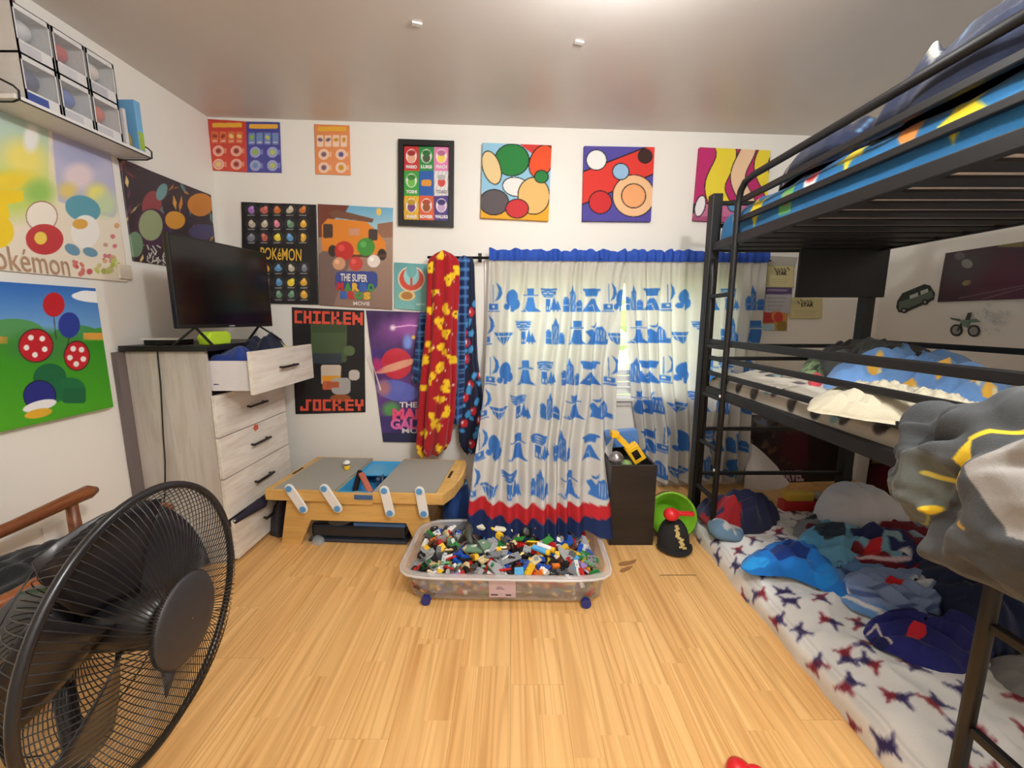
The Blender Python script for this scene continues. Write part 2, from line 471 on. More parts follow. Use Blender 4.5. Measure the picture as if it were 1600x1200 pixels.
def quad_of(fn, x0, y0, x1, y1, off, sl=0.0):
    """four corners of an upright pixel box on a wall; sl = slope of its top and bottom edge"""
    d = sl * (x1 - x0)
    return [fn(x0, y0, off), fn(x1, y0 + d, off), fn(x1, y1 + d, off), fn(x0, y1, off)]

def smooth_closed(pts, n):
    """closed smooth curve through points"""
    p = np.asarray(pts, float); k = len(p)
    t = np.linspace(0, k, n, endpoint=False); i = t.astype(int); f = (t - i)[:, None]
    p0, p1, p2, p3 = p[(i - 1) % k], p[i % k], p[(i + 1) % k], p[(i + 2) % k]
    return .5 * (2 * p1 + (p2 - p0) * f + (2 * p0 - 5 * p1 + 4 * p2 - p3) * f ** 2 + (3 * p1 - p0 - 3 * p2 + p3) * f ** 3)

def heap(name, outline, z, h, m, P, label=None, cat=None, parent=None, folds=8, amp=.6, ang=0, seed=0, nr=46, nt=160, power=2.6, group=None, lift=None, tip=1.0, zb=0.0):
    """a lying cloth, pillow or wad: outline (world xy or px on plane z), domed and creased, closed underneath.
    P: painting sampled at the projected resting position, or a colour"""
    pts = []
    for c in outline:
        pts.append(on_z(c[0], c[1], z)[:2] if abs(c[0]) > 20 else np.array(c[:2], float))
    R = smooth_closed(pts, nt)
    cen = R.mean(0)
    if amp >= .3:      # ragged hem
        d_ = R - cen; k_ = np.linspace(0, 2 * np.pi, nt, endpoint=False)
        R = cen + d_ * (1 + .16 * (fbm(np.cos(k_) * 3.5 + seed, np.sin(k_) * 3.5, seed, 3) - .5))[:, None]
    rr = np.concatenate([[0.02], np.linspace(.06, 1, nr - 1) ** .8])
    xy = cen + (R - cen)[None] * rr[:, None, None]
    x, y = xy[..., 0], xy[..., 1]
    prof = np.clip(1 - rr ** power, 0, 1) ** (.5 if amp < .3 else .62)
    ca, sa = math.cos(ang), math.sin(ang)
    u = x * ca + y * sa; v = -x * sa + y * ca
    warp = fbm(x * 3.2, y * 3.2, seed + 5, 3)
    tt_ = u * folds * 1.5 + 3.4 * warp + v * 2.5
    tri = np.abs((tt_ % 1.0) * 2 - 1); tri = .5 * tri + .5 * tri * tri * (3 - 2 * tri)
    tt2 = v * folds * 1.1 + 3.8 * fbm(x * 4.5, y * 4.5, seed + 2, 2)
    tri2 = np.abs((tt2 % 1.0) * 2 - 1)
    rg = np.clip(ridge(u * folds * 1.2, v * folds * .5, seed + 9), 0, 1)
    big = fbm(x * 5, y * 5, seed + 4, 2)
    e = 1 - amp + amp * (.36 * tri + .16 * tri2 + .16 * rg + .42 * big + .08 * fbm(x * 26, y * 26, seed, 2))
    zz = z + zb + h * prof[:, None] * e
    if lift is not None: zz = zz + lift(x, y) * np.ones_like(prof)[:, None]
    top = np.stack([x, y, zz], -1)
    if amp >= .5: top[..., :2] += (.010 * np.cos(tt_ * 6.283))[..., None] * np.array([ca, sa]) * prof[:, None, None]
    flat = np.stack([x, y, np.full_like(x, z) + h * .4 * prof[:, None]], -1)
    if isinstance(P, Paint):
        px, py = proj(flat); col = P.sample(px, py).reshape(-1, 3)
    elif callable(P): col = P(x, y).reshape(-1, 3)
    else: col = np.tile(np.array(P, float), (nr * nt, 1))
    rim = np.stack([R[:, 0], R[:, 1], np.full(nt, z + (0 if lift is None else 0)) - 0.0], -1)
    if lift is not None: rim[:, 2] += lift(R[:, 0], R[:, 1])
    V = np.vstack([top.reshape(-1, 3), rim, [[cen[0], cen[1], rim[:, 2].mean()]]])
    F = grid_faces(nr, nt, True)
    k = np.arange(nt); last = (nr - 1) * nt
    F2 = np.stack([last + k, last + (k + 1) % nt, nr * nt + (k + 1) % nt, nr * nt + k], -1)
    cc = np.vstack([col, col[last:last + nt], col[last:last + 1]])
    faces = np.vstack([F, F2])
    tri = [(int(a), int((a + 1) % nt), nt * nr + nt) for a in range(0)]
    o = mesh_np(name, V, faces, m, parent, cc)
    if label: props(o, label, cat, group)
    return o

# ------------------------------------------------------------------ shared materials
M_WALL = mat('wall_paint', (236, 232, 224), .55, var=.015, scale=3, bump=.08)
M_CEIL = mat('ceiling_paint', (214, 207, 200), .33, var=.03, scale=5, bump=.1)
M_PAPER = mat_print('paper_print', .42)
M_CANVAS = mat_print('canvas_print', .6, weave=900)
M_CLOTH = mat_print('cloth_print', .85, weave=260, sheen=.15)
M_CURTAIN = mat_print('curtain_cloth', .85, weave=500, trans=.38)
M_BLACKMETAL = mat('black_metal', (17, 16, 16), .5, 0, var=.1, scale=60)
M_BLACK = mat('black_plastic', (16, 16, 17), .35, var=.1)
M_WHITE = mat('white_plastic', (232, 230, 226), .4, var=.02)
M_FLOOR = mat_wood('oak_laminate', (216, 163, 98), (236, 189, 124), 1, .8, .36, .03, 30, strips=.0935, streak=.95, cathedral=True)
M_CARCASS = mat_wood('grey_wood', (180, 173, 165), (204, 197, 188), 2, 1.3, .5, 0, 9, streak=.25)
M_DRAWER = mat_wood('whitewashed_wood', (212, 204, 193), (234, 228, 218), 1, 1.4, .5, 0, 9, streak=.25)
M_MAPLE = mat_wood('maple_ply', (205, 160, 88), (222, 180, 108), 0, 1.6, .42, 0, 10, streak=.2)
M_CHAIR = mat_wood('brown_wood', (104, 56, 28), (142, 82, 44), 1, 2.0, .35, 0, 10, streak=.5)

# ================================================================== THE SETTING
def backpt(x, z, off=0.0):
    return np.array([x, D0 + KB * x, z]) + NB * off
def wall_poly(name, pts, thickness_vec, m):
    mb = MB(); mb.prism(pts, thickness_vec); return mb.build(name, m, kind='structure')
OUT = -NB * .10
WX0, WX1, WZ0, WZ1 = -.12, 1.62, .70, 1.60          # window opening in the back wall
mb = MB()
for (x0, x1, z0, z1) in ((XL - .1, WX0, 0, CEIL), (WX1, XR + .1, 0, CEIL), (WX0, WX1, 0, WZ0), (WX0, WX1, WZ1, CEIL)):
    mb.prism([backpt(x0, z0), backpt(x1, z0), backpt(x1, z1), backpt(x0, z1)], OUT)
mb.build('wall_back', M_WALL, kind='structure')
yl, yr = D0 + KB * XL, D0 + KB * XR
MB().box((XL - .1, YF - .1, 0), (XL, yl + .05, CEIL)).build('wall_left', M_WALL, kind='structure')
MB().box((XR, YF - .1, 0), (XR + .1, yr + .05, CEIL)).build('wall_right', M_WALL, kind='structure')
MB().box((XL - .1, YF - .1, 0), (XR + .1, YF, CEIL)).build('wall_front', M_WALL, kind='structure')
MB().box((XL - .1, YF - .1, CEIL), (XR + .1, yr + .15, CEIL + .08)).build('ceiling', M_CEIL, kind='structure')

# floor: dark bed under separate laminate planks
floor = MB().box((XL - .1, YF - .1, -.08), (XR + .1, yr + .12, -.011)).build('floor', mat('floor_bed', (70, 45, 25), .9), kind='structure')
PW, PL = .187, 1.29
rng = random.Random(4)
plank_mesh = None
col0 = .742 - PW * math.ceil((.742 - XL) / PW)
ncol = int((XR - col0) / PW) + 1
for i in range(ncol):
    x = col0 + i * PW
    if abs(x - .742) < .01: off = 1.92
    elif abs(x - .368) < .01: off = 1.594
    else: off = rng.uniform(0, PL)
    y = off - PL * math.ceil((off - YF) / PL)
    while y < yr:
        if plank_mesh is None:
            p = mesh_np('plank', *(lambda q: (np.vstack(q.v), q.f))(MB().box((0, 0, -.010), (PW - .0007, PL - .0008, 0))), M_FLOOR, None, smooth=False, base=(0, 0, 0))
            plank_mesh = p.data
        else:
            p = bpy.data.objects.new('plank', plank_mesh); COL.objects.link(p)
        p.location = (x, y, rng.uniform(-.0002, .0002)); p.parent = floor
        p.matrix_parent_inverse.identity()
        p.location = tuple(np.array(p.location) - np.array(floor.location))
        y += PL
# the open joint in front of the toy bucket and two scuffs
mk = MB().box((.744, 1.9185, 0.0003), (.927, 1.9225, .0006)).build('plank_joint', mat('dark_gap', (60, 34, 16), .9), floor)
sc = heap('scuff', [(968, 879), (985, 876), (994, 874), (991, 880), (976, 884), (968, 884)], .0008, .0006, mat('scuff_mark', (158, 112, 64), .7), (158, 112, 64), parent=floor, nr=6, nt=30)
sc = heap('scuff', [(969, 890), (982, 885), (988, 885), (985, 889), (972, 895)], .0008, .0006, mat('scuff_mark', (158, 112, 64), .7), (158, 112, 64), parent=floor, nr=6, nt=30)

# window: white frame, two sashes with glass, sill, a slatted lower vent in view between the curtains
win = thing('window_1', backpt((WX0 + WX1) / 2, WZ0), None, None); win['kind'] = 'structure'
M_VINYL = mat('white_vinyl', (236, 236, 232), .35, var=.01)
def wbar(mb, x0, x1, z0, z1, o0, o1):
    mb.prism([backpt(x0, z0, o0), backpt(x1, z0, o0), backpt(x1, z1, o0), backpt(x0, z1, o0)], NB * (o1 - o0))
mb = MB()
for (x0, x1, z0, z1) in ((WX0 - .07, WX0 + .02, WZ0 - .06, WZ1 + .07), (WX1 - .02, WX1 + .07, WZ0 - .06, WZ1 + .07), (WX0 + .02, WX1 - .02, WZ1 - .02, WZ1 + .07), (WX0 + .02, WX1 - .02, WZ0 - .06, WZ0 + .02)):
    wbar(mb, x0, x1, z0, z1, -.0, .018)
mb.build('window_frame', M_VINYL, win)
for (x0, x1) in ((WX0 + .02, .73), (.73, WX1 - .02)):
    mb = MB()
    for (a, b, c, d) in ((x0, x0 + .05, WZ0 + .02, WZ1 - .02), (x1 - .05, x1, WZ0 + .02, WZ1 - .02), (x0 + .05, x1 - .05, WZ1 - .07, WZ1 - .02), (x0 + .05, x1 - .05, WZ0 + .02, WZ0 + .07)):
        wbar(mb, a, b, c, d, -.07, -.03)
    s = mb.build('window_sash', M_VINYL, win)
    mb = MB(); wbar(mb, x0 + .05, x1 - .05, WZ0 + .07, WZ1 - .07, -.052, -.048)
    mb.build('pane', mat_clear('window_glass', (235, 240, 240), .08, .05), s)
for k in range(3):
    mb = MB(); wbar(mb, .40, .95, WZ0 + .075 + k * .045, WZ0 + .112 + k * .045, -.03, -.012); mb.build('slat', M_VINYL, win)
mb = MB(); wbar(mb, WX0 - .05, WX1 + .05, WZ0 - .02, WZ0, -.0, .05); mb.build('window_sill', M_VINYL, win)

# outdoors, seen as a pale strip between the curtains
hd = MB()
rs = np.random.RandomState(3)
for k in range(260):
    a = rs.uniform(-2.5, 4.5); b = rs.uniform(0, 2.6)
    hd.ball((a, 6.2 + rs.uniform(-.4, .4), b), rs.uniform(.1, .26), 6, 4)
hd.build('leafy_hedge', mat('hedge_leaf', (206, 216, 160), .7, var=.35, scale=12), label='pale green leafy hedge outdoors behind the window', category='hedge')
MB().box((-8, 3.45, -.5), (9, 14, -.4)).build('lawn', mat('lawn_grass', (120, 150, 70), .9, var=.2, scale=8), kind='structure')

# ================================================================== CEILING LIGHT (just above the frame) AND ADDED FILL LIGHT
for L_, lab in ((LAMP, 'round ceiling light with a bare bulb above the middle of the room'), (FILL_LAMP, 'added fill light, a round fixture with a bare bulb above the camera, out of view')):
    t = thing('ceiling_light', (L_[0], L_[1], CEIL - .12), lab, 'lamp')
    MB().lathe((L_[0], L_[1], CEIL - .03), [(.07, .03), (.075, .015), (.06, 0)], 24).build('base_plate', M_WHITE, t, smooth=True)
    MB().cyl((L_[0], L_[1], CEIL - .06), (L_[0], L_[1], CEIL - .03), .022).build('socket', M_WHITE, t)
    MB().lathe((L_[0], L_[1], CEIL - .17), [(.004, 0), (.026, .012), (.034, .04), (.026, .08), (.015, .11)], 16).build('bulb', mat_clear('bulb_glass', (255, 250, 240), .06, .1), t, smooth=True)
for (px, py) in ((651, 36), (905, 65)):
    c = on_z(px, py, CEIL - .004)
    MB().bar(c + np.array([-.02, 0, 0]), c + np.array([.02, .012, 0]), .018, .007).build('tape_scrap', M_WHITE, label='scrap of white tape on the ceiling, %s of two' % ('left' if px < 800 else 'right'), category='tape')

# ================================================================== WALL PRINTS
BLK = (22, 20, 22)
def uneven_dots(P, x0, y0, x1, y1, n, cols, r0, r1, seed):
    r = random.Random(seed)
    for _ in range(n):
        P.ell(r.uniform(x0, x1), r.uniform(y0, y1), r.uniform(r0, r1), r.uniform(r0, r1), r.choice(cols), r.uniform(0, 3))

# --- left wall: striped sheet at the top left corner
def lrect(y0, y1, z0, z1, off=.004):
    x = XL + off
    return [(x, y0, z1), (x, y1, z1), (x, y1, z0), (x, y0, z0)]
P = Paint(-160, -120, 60, 200, 1.5, (150, 60, 50))
for k in range(26):
    y = -120 + k * 13
    P.poly([(-160, y - 60), (60, y + 30), (60, y + 41), (-160, y - 49)], [(120, 40, 46), (196, 178, 96), (150, 160, 84), (96, 44, 72), (222, 190, 80)][k % 5])
uneven_dots(P, -100, -60, 50, 180, 16, [(90, 40, 70), (226, 170, 60), (70, 80, 150), (236, 226, 210)], 6, 16, 2)
tr, br = on_left(27, 2), on_left(46, 184)
poster('poster', P, lrect(1.2, (tr[1] + br[1]) / 2, br[2], 2.5), .003, M_PAPER, 'poster with slanted maroon, yellow and green stripes at the far upper left', 'poster')

# --- left wall: cream poster with pastel panels and brown serif-like lettering
P = Paint(-120, 130, 215, 450, 2, (232, 222, 204))
P.vgrad(150, 310, (176, 208, 226), (214, 222, 130), -60, 74)
P.ell(20, 300, 60, 40, (196, 216, 110), soft=.4); P.ell(38, 248, 34, 26, (240, 226, 120), .5, soft=.5); P.ell(48, 215, 12, 22, (240, 240, 236), .1, soft=.3)
P.ell(10, 285, 40, 16, (236, 210, 60), -.2, soft=.4); P.ell(60, 300, 20, 18, (150, 196, 96), soft=.5)
P.poly([(80, 200), (176, 244), (182, 330), (176, 340), (130, 330), (90, 314)], (186, 186, 212))
P.ell(120, 240, 34, 20, (168, 172, 206), .3, soft=.4); P.ell(122, 275, 22, 20, (226, 208, 214), soft=.3); P.ell(150, 302, 16, 14, (232, 226, 120), soft=.5)
P.ell(105, 298, 14, 12, (222, 200, 120), soft=.5); P.ell(164, 320, 18, 18, (196, 214, 170), soft=.5)
P.poly([(-60, 296), (36, 298), (36, 314), (10, 320), (14, 340), (-60, 350)], (240, 208, 40)); P.ell(-6, 362, 26, 26, (240, 206, 44))
# plain generic shapes in the same colours stand in for the drawn figures
P.ell(64, 338, 25, 24, (150, 90, 84)); P.ell(64, 338, 23.5, 22.5, (240, 232, 220)); P.ell(68, 374, 30, 24, (190, 62, 66)); P.ell(62, 372, 10, 10, (236, 206, 90))
P.ell(128, 326, 28, 20, (92, 158, 176), .3); P.ell(132, 362, 22, 26, (238, 236, 232)); P.ell(124, 350, 12, 8, (220, 168, 76)); P.ell(112, 390, 13, 8, (110, 152, 178), .5); P.ell(140, 394, 12, 7, (110, 152, 178), .3)
uneven_dots(P, 158, 350, 182, 410, 12, [(206, 120, 130), (214, 172, 120), (196, 160, 140)], 2, 5, 3)
uneven_dots(P, 110, 408, 140, 428, 9, [(196, 90, 96), (206, 120, 110)], 2.5, 5, 4); uneven_dots(P, 150, 404, 184, 428, 10, [(190, 196, 110), (170, 180, 90), (206, 190, 140)], 3, 6, 5)
tr, br = on_left(183, 245), on_left(186, 440)
yq = (tr[1] + br[1]) / 2
o = poster('poster', P, lrect(1.30, yq, br[2], tr[2]), .003, M_PAPER, 'cream poster of pastel panels with brown lettering, high on the left wall', 'poster', wave=.008, seed=4)
zt, zb_ = on_left(60, 392)[2], on_left(60, 431)[2]
y0t, y1t = on_left(-34, 415)[1], on_left(103, 415)[1]
text('Pokémon', lrect(y0t, y1t, zb_ + .01, zt, .014), mat('brown_ink', (176, 140, 112), .7), o, bold=.0)
c = on_left(192, 425)
MB().box((XL + .001, c[1] - .035, c[2] - .035), (XL + .016, c[1] + .035, c[2] + .035)).build('tape_strip', mat('masking_tape', (214, 202, 186), .6), o, bevel=.004)

# --- left wall: dark jumbled poster above the television
P = Paint(170, 230, 345, 470, 2, (58, 44, 52))
r = random.Random(11)
for _ in range(120):
    x, y = r.uniform(180, 335), r.uniform(235, 440); a = r.uniform(0, 3.1); L = r.uniform(4, 15)
    cxy = [(x - L * math.cos(a), y - L * math.sin(a)), (x + 3 * math.sin(a), y), (x + L * math.cos(a), y + L * math.sin(a)), (x - 3 * math.sin(a), y + 2)]
    base = [(196, 150, 96), (226, 196, 130), (120, 50, 46), (92, 60, 84)] if x < 235 else [(206, 130, 50), (220, 160, 60), (60, 64, 90), (110, 70, 90), (96, 130, 126)]
    P.poly(cxy, r.choice(base))
P.ell(236, 320, 15, 22, (146, 66, 70), .2); P.ell(236, 356, 26, 30, (70, 44, 70)); P.ell(234, 352, 18, 24, (150, 160, 120)); P.ell(272, 344, 16, 14, (214, 150, 56), .1); P.ell(312, 320, 20, 18, (206, 128, 48)); P.ell(316, 362, 22, 12, (70, 66, 104)); P.ell(210, 382, 12, 20, (110, 140, 110)); P.ell(252, 300, 8, 14, (110, 150, 150), .4)
for _ in range(26):
    x, y = r.uniform(225, 275), r.uniform(380, 415); P.line([(x, y), (x + r.uniform(-7, 7), y + r.uniform(3, 10))], 1.6, (226, 222, 214))
tl, tr, bl = on_left(184, 245), on_left(327, 306), on_left(204, 407)
poster('poster', P, lrect(tl[1], tr[1], bl[2], (tl[2] + tr[2]) / 2), .003, M_PAPER, 'dark crowded poster of orange and purple shards, above the television', 'poster', wave=.01, seed=8)

# --- left wall: thick canvas with a green meadow
P = Paint(-90, 420, 190, 720, 2, (60, 120, 200))
P.vgrad(420, 530, (28, 88, 180), (130, 180, 226)); P.ell(150, 464, 38, 9, (244, 246, 248), .05); P.ell(134, 461, 16, 7, (244, 246, 248))
P.ell(20, 520, 50, 22, (84, 150, 90)); P.ell(120, 528, 40, 20, (70, 146, 84)); P.ell(160, 530, 30, 18, (72, 150, 60)); P.rect(-90, 530, 190, 720, (70, 160, 40))
P.vgrad(534, 720, (54, 142, 30), (92, 182, 34)); P.rect(-90, 526, 12, 537, (214, 150, 60)); P.rect(130, 520, 170, 531, (220, 160, 70))
P.ell(68, 540, 60, 24, (64, 134, 60), soft=.3)
for (cx, cy, rx, ry, c1) in ((56, 540, 26, 25, (190, 30, 42)), (120, 556, 19, 22, (196, 34, 44))):       # plain dotted balls in place of the plants
    P.ell(cx, cy, rx + 1.5, ry + 1.5, (40, 20, 26)); P.ell(cx, cy, rx, ry, c1)
    for k in range(5): P.ell(cx + rx * .58 * math.cos(k * 1.26 + .4), cy + ry * .58 * math.sin(k * 1.26 + .4), 4.4, 4.4, (240, 238, 234))
P.ell(78, 590, 26, 22, (26, 104, 62)); P.ell(110, 610, 24, 20, (30, 112, 66)); P.rect(62, 596, 96, 628, (28, 108, 66), r=6); P.rect(98, 606, 134, 630, (26, 100, 62), r=5)
P.ell(62, 618, 26, 24, (18, 22, 40)); P.ell(62, 618, 24.5, 22.5, (40, 44, 130)); P.ell(62, 634, 27, 8, (238, 238, 240), -.25); P.ell(60, 646, 22, 7, (226, 176, 50), -.2)
P.ell(84, 476, 17, 19, (190, 34, 44)); P.ell(108, 508, 17, 20, (44, 60, 150)); P.line([(84, 495), (88, 530)], 1.4, (60, 40, 40)); P.line([(108, 528), (104, 545)], 1.4, (60, 40, 40))
tr, br = on_left(156, 451, .032), on_left(171, 637, .032)
yq = (tr[1] + br[1]) / 2
poster('canvas_picture', P, lrect(1.22, yq, br[2], tr[2], .032), .03, M_CANVAS, 'square canvas of a green meadow under a blue sky, lowest on the left wall', 'picture')

# --- back wall
def back_poster(P, px4, label, name='poster', thick=.003, cat='poster', m=None, off=None, wave=0.003, seed=0, group=None):
    off = (thick + .002) if off is None else off
    return poster(name, P, [on_back(a, b, off) for (a, b) in px4], thick, m or M_PAPER, label, cat, wave=wave, seed=seed, group=group)

def info_sheet(x0, y0, x1, y1, bg, panel, ringc, seed, dark):
    P = Paint(x0 - 4, y0 - 4, x1 + 4, y1 + 4, 3, bg)
    P.vgrad(y0 - 4, y1 + 4, bg, tuple(min(255, v + 12) for v in bg)); w = x1 - x0; h = y1 - y0
    P.rect(x0 + w * .1, y0 + h * .05, x1 - w * .1, y0 + h * .14, (232, 176, 60), r=2)
    r = random.Random(seed)
    for k in range(4):
        a = x0 + w * (.08 + .22 * k); P.rect(a, y0 + h * .22, a + w * .18, y0 + h * .45, panel, r=1)
        P.ell(a + w * .09, y0 + h * .31, w * .05, h * .05, r.choice(dark), r.uniform(0, 3)); P.rect(a + w * .03, y0 + h * .40, a + w * .15, y0 + h * .415, (238, 226, 214))
    for j in range(2):
        for k in range(2):
            cx, cy = x0 + w * (.27 + .48 * k), y0 + h * (.60 + .26 * j)
            P.ell(cx, cy, w * .15, h * .105, ringc); P.ell(cx, cy, w * .12, h * .085, tuple(int(v * .5 + 128) for v in bg)); P.ell(cx, cy, w * .07, h * .05, r.choice(dark), r.uniform(0, 3))
            P.rect(cx + w * .16, cy - h * .05, cx + w * .21, cy + h * .05, ringc, .6)
    return P
back_poster(info_sheet(326, 188, 384, 268, (198, 62, 48), (216, 112, 70), (240, 196, 160), 1, [(150, 60, 40), (230, 200, 120), (120, 40, 40)]),
            [(325, 186), (385, 190), (386, 269), (330, 266)], 'red printed sheet of small round pictures in the upper left corner', 'print_sheet')
back_poster(info_sheet(384, 190, 440, 270, (70, 70, 150), (120, 140, 190), (170, 180, 214), 2, [(150, 190, 60), (110, 150, 190), (190, 200, 100)]),
            [(385, 190), (437, 191), (440, 270), (386, 269)], 'blue printed sheet of small round pictures beside the red sheet', 'print_sheet')
back_poster(info_sheet(491, 194, 547, 273, (222, 138, 84), (240, 206, 180), (244, 214, 190), 3, [(120, 100, 120), (90, 90, 150), (200, 150, 40)]),
            [(491, 194), (546, 196), (548, 274), (493, 272)], 'small orange printed sheet alone under the ceiling', 'print_sheet')

# black scroll poster with rows of round pictures
P = Paint(370, 308, 505, 482, 2.5, (24, 23, 26))
r = random.Random(5)
dotc = [(120, 124, 136), (196, 110, 50), (232, 206, 60), (190, 180, 160), (110, 150, 120), (220, 170, 60), (214, 130, 150), (96, 150, 196), (190, 100, 90), (160, 110, 180)]
for j, y in enumerate((328, 350, 371, 419, 441, 460)):
    for k in range(5):
        cx = 394 + k * 20 + (2 if j > 2 else 0)
        P.ell(cx, y, 9.2, 9.2, (70, 70, 74)); P.ell(cx, y, 8.4, 8.4, (34, 33, 37)); c = r.choice(dotc)
        P.ell(cx + r.uniform(-1, 1), y + 1, r.uniform(4, 6), r.uniform(4.5, 6.5), c, r.uniform(0, 3)); P.ell(cx + r.uniform(-2, 2), y - 3, 3, 3, tuple(min(255, v + 30) for v in c)); P.rect(cx - 6, y + 8.2, cx + 5, y + 9.4, (170, 168, 164))
o = back_poster(P, [(378, 316), (494, 320), (498, 476), (380, 473)], 'black scroll poster of round pictures in five columns, behind the television', wave=.012, seed=3)
text('POKéMON', quad_of(on_back, 407, 386, 471, 405, .018, .05), mat('gold_ink', (224, 178, 66), .5), o, bold=.012)

# movie poster: orange van in a street
P = Paint(492, 312, 622, 490, 2.5, (150, 122, 106))
P.vgrad(316, 372, (96, 168, 206), (190, 214, 220)); P.poly([(494, 316), (548, 318), (540, 332), (520, 344), (506, 372), (494, 372)], (118, 62, 50)); P.poly([(590, 350), (616, 346), (616, 380), (590, 380)], (150, 106, 84))
P.rect(494, 372, 622, 490, (152, 122, 106)); P.vgrad(372, 490, (170, 140, 120), (140, 112, 100)); P.poly([(495, 400), (530, 372), (560, 376), (520, 480), (496, 484)], (120, 98, 92))
P.poly([(503, 352), (512, 342), (572, 346), (588, 360), (602, 378), (604, 398), (590, 404), (504, 392)], (226, 136, 44)); P.poly([(514, 332), (528, 328), (584, 342), (582, 348), (520, 340)], (120, 82, 62))
P.rect(505, 350, 520, 372, (74, 58, 50), r=3); P.rect(576, 358, 590, 376, (70, 60, 58), r=3); P.rect(545, 357, 562, 368, (206, 150, 120)); P.ell(520, 392, 7, 9, (50, 42, 40)); P.ell(597, 398, 7, 9, (50, 42, 40)); P.rect(536, 398, 604, 402, (96, 62, 40))
P.ell(592, 331, 4, 6, (240, 196, 90))
P.rect(524, 424, 590, 452, (58, 74, 148), r=8)      # plain blocks and balls in the colours of the printed figures
for (cx, cy, q, c) in ((538, 392, 15, (196, 50, 44)), (572, 386, 14, (70, 150, 62)), (530, 412, 10, (214, 158, 120)), (584, 408, 10, (232, 222, 214)), (556, 412, 11, (206, 70, 60))):
    P.ell(cx, cy, q, q, c); P.ell(cx - q * .3, cy - q * .3, q * .35, q * .35, tuple(min(255, v + 30) for v in c))
o = back_poster(P, [(497, 319), (614, 325), (613, 484), (499, 477)], 'street poster with an orange van and stacked coloured title letters', wave=.006, seed=6)
sl = .05
text('THE SUPER', quad_of(on_back, 532, 427, 574, 439, .014, sl), mat('white_ink', (228, 224, 222), .5), o, bold=.03)
M_INK = [mat('red_ink', (200, 56, 46), .5), mat('green_ink', (70, 150, 70), .5), mat('yellow_ink', (226, 180, 60), .5), mat('blue_ink', (60, 100, 180), .5)]
for i, (ch, k) in enumerate(zip('MARIO', (0, 1, 2, 3, 1))):
    text(ch, quad_of(on_back, 526 + i * 12, 441 + i * .5, 537 + i * 12, 454 + i * .5, .014, 0), M_INK[k], o, bold=.08)
for i, (ch, k) in enumerate(zip('BROS', (3, 0, 1, 2))):
    text(ch, quad_of(on_back, 532 + i * 12, 455 + i * .5, 543 + i * 12, 467 + i * .5, .014, 0), M_INK[k], o, bold=.08)
text('.', quad_of(on_back, 579, 466, 581, 468, .014), M_INK[1], o)
text('MOVIE', quad_of(on_back, 552, 471, 578, 477, .014, .03), mat('white_ink', (228, 224, 222), .5), o, bold=.02)

# teal card
P = Paint(610, 404, 674, 492, 3, (104, 172, 172))
P.vgrad(404, 492, (96, 162, 166), (124, 184, 180)); P.ell(643, 436, 21, 20, (236, 214, 186)); P.ell(643, 436, 19, 18, (206, 78, 56)); P.ell(643, 431, 12, 15, (150, 202, 206)); P.rect(641, 426, 645, 448, (176, 96, 70)); P.ell(643, 422, 8, 12, (104, 172, 172))
P.ell(636, 462, 13, 8, (220, 196, 130)); P.ell(636, 462, 9, 6, (176, 120, 60)); P.rect(650, 474, 664, 477, (170, 208, 206))
back_poster(P, [(616, 410), (667, 413), (668, 487), (616, 482)], 'small teal card with a red ring shape left of the hanging robes', 'card', cat='card', wave=.01, seed=2)

# black poster with red pixel lettering
PIX = {'C': ['111', '100', '100', '100', '111'], 'H': ['101', '101', '111', '101', '101'], 'I': ['111', '010', '010', '010', '111'], 'K': ['1010', '1010', '1100', '1010', '1011'],
       'E': ['111', '100', '111', '100', '111'], 'N': ['1001', '1101', '1111', '1011', '1001'], 'J': ['0011', '0010', '0010', '1010', '1110'], 'O': ['111', '101', '101', '101', '111'], 'Y': ['101', '101', '111', '010', '010']}
P = Paint(450, 472, 578, 656, 3, (30, 30, 33))
P.noise(40, 14, 3)
P.rect(486, 502, 542, 566, (74, 92, 62), r=4); P.rect(488, 504, 540, 520, (62, 80, 52)); P.rect(486, 552, 534, 568, (58, 66, 76)); P.ell(546, 548, 9, 8, (92, 110, 74))
P.rect(502, 570, 533, 600, (206, 192, 176), r=3); P.rect(503, 587, 533, 595, (226, 156, 44)); P.rect(504, 595, 533, 609, (196, 100, 62), r=3); P.rect(518, 590, 548, 616, (170, 168, 166), r=8); P.rect(510, 596, 530, 606, (180, 92, 60)); P.rect(545, 578, 562, 594, (196, 188, 184), r=6); P.ell(532, 622, 16, 6, (150, 84, 46))
o = back_poster(P, [(456, 480), (569, 485), (571, 644), (462, 647)], 'black poster with red block lettering above and below, over the open drawer', wave=.006, seed=9)
def pixel_word(word, x0, y0, x1, y1, sl, parent, off):
    gl = [PIX[c] for c in word]; tot = sum(len(g[0]) for g in gl) + (len(gl) - 1) * .5
    ux = (x1 - x0) / tot; uy = (y1 - y0) / 5; mb = MB(); x = x0
    for g in gl:
        for j, row in enumerate(g):
            i = 0
            while i < len(row):
                if row[i] == '1':
                    k = i
                    while k < len(row) and row[k] == '1': k += 1
                    a, b = x + i * ux, x + k * ux
                    ya, yb = y0 + j * uy, y0 + (j + 1) * uy
                    mb.add([on_back(a, ya + sl * (a - x0), off), on_back(b, ya + sl * (b - x0), off), on_back(b, yb + sl * (b - x0), off), on_back(a, yb + sl * (a - x0), off)], [(0, 1, 2, 3)])
                    i = k
                else: i += 1
        x += (len(g[0]) + .5) * ux
    mb.build('lettering', mat('red_block_ink', (222, 84, 62), .5), parent)
pixel_word('CHICKEN', 460, 485, 567, 505, .03, o, .013)
pixel_word('JOCKEY', 469, 624, 568, 642, .0, o, .013)

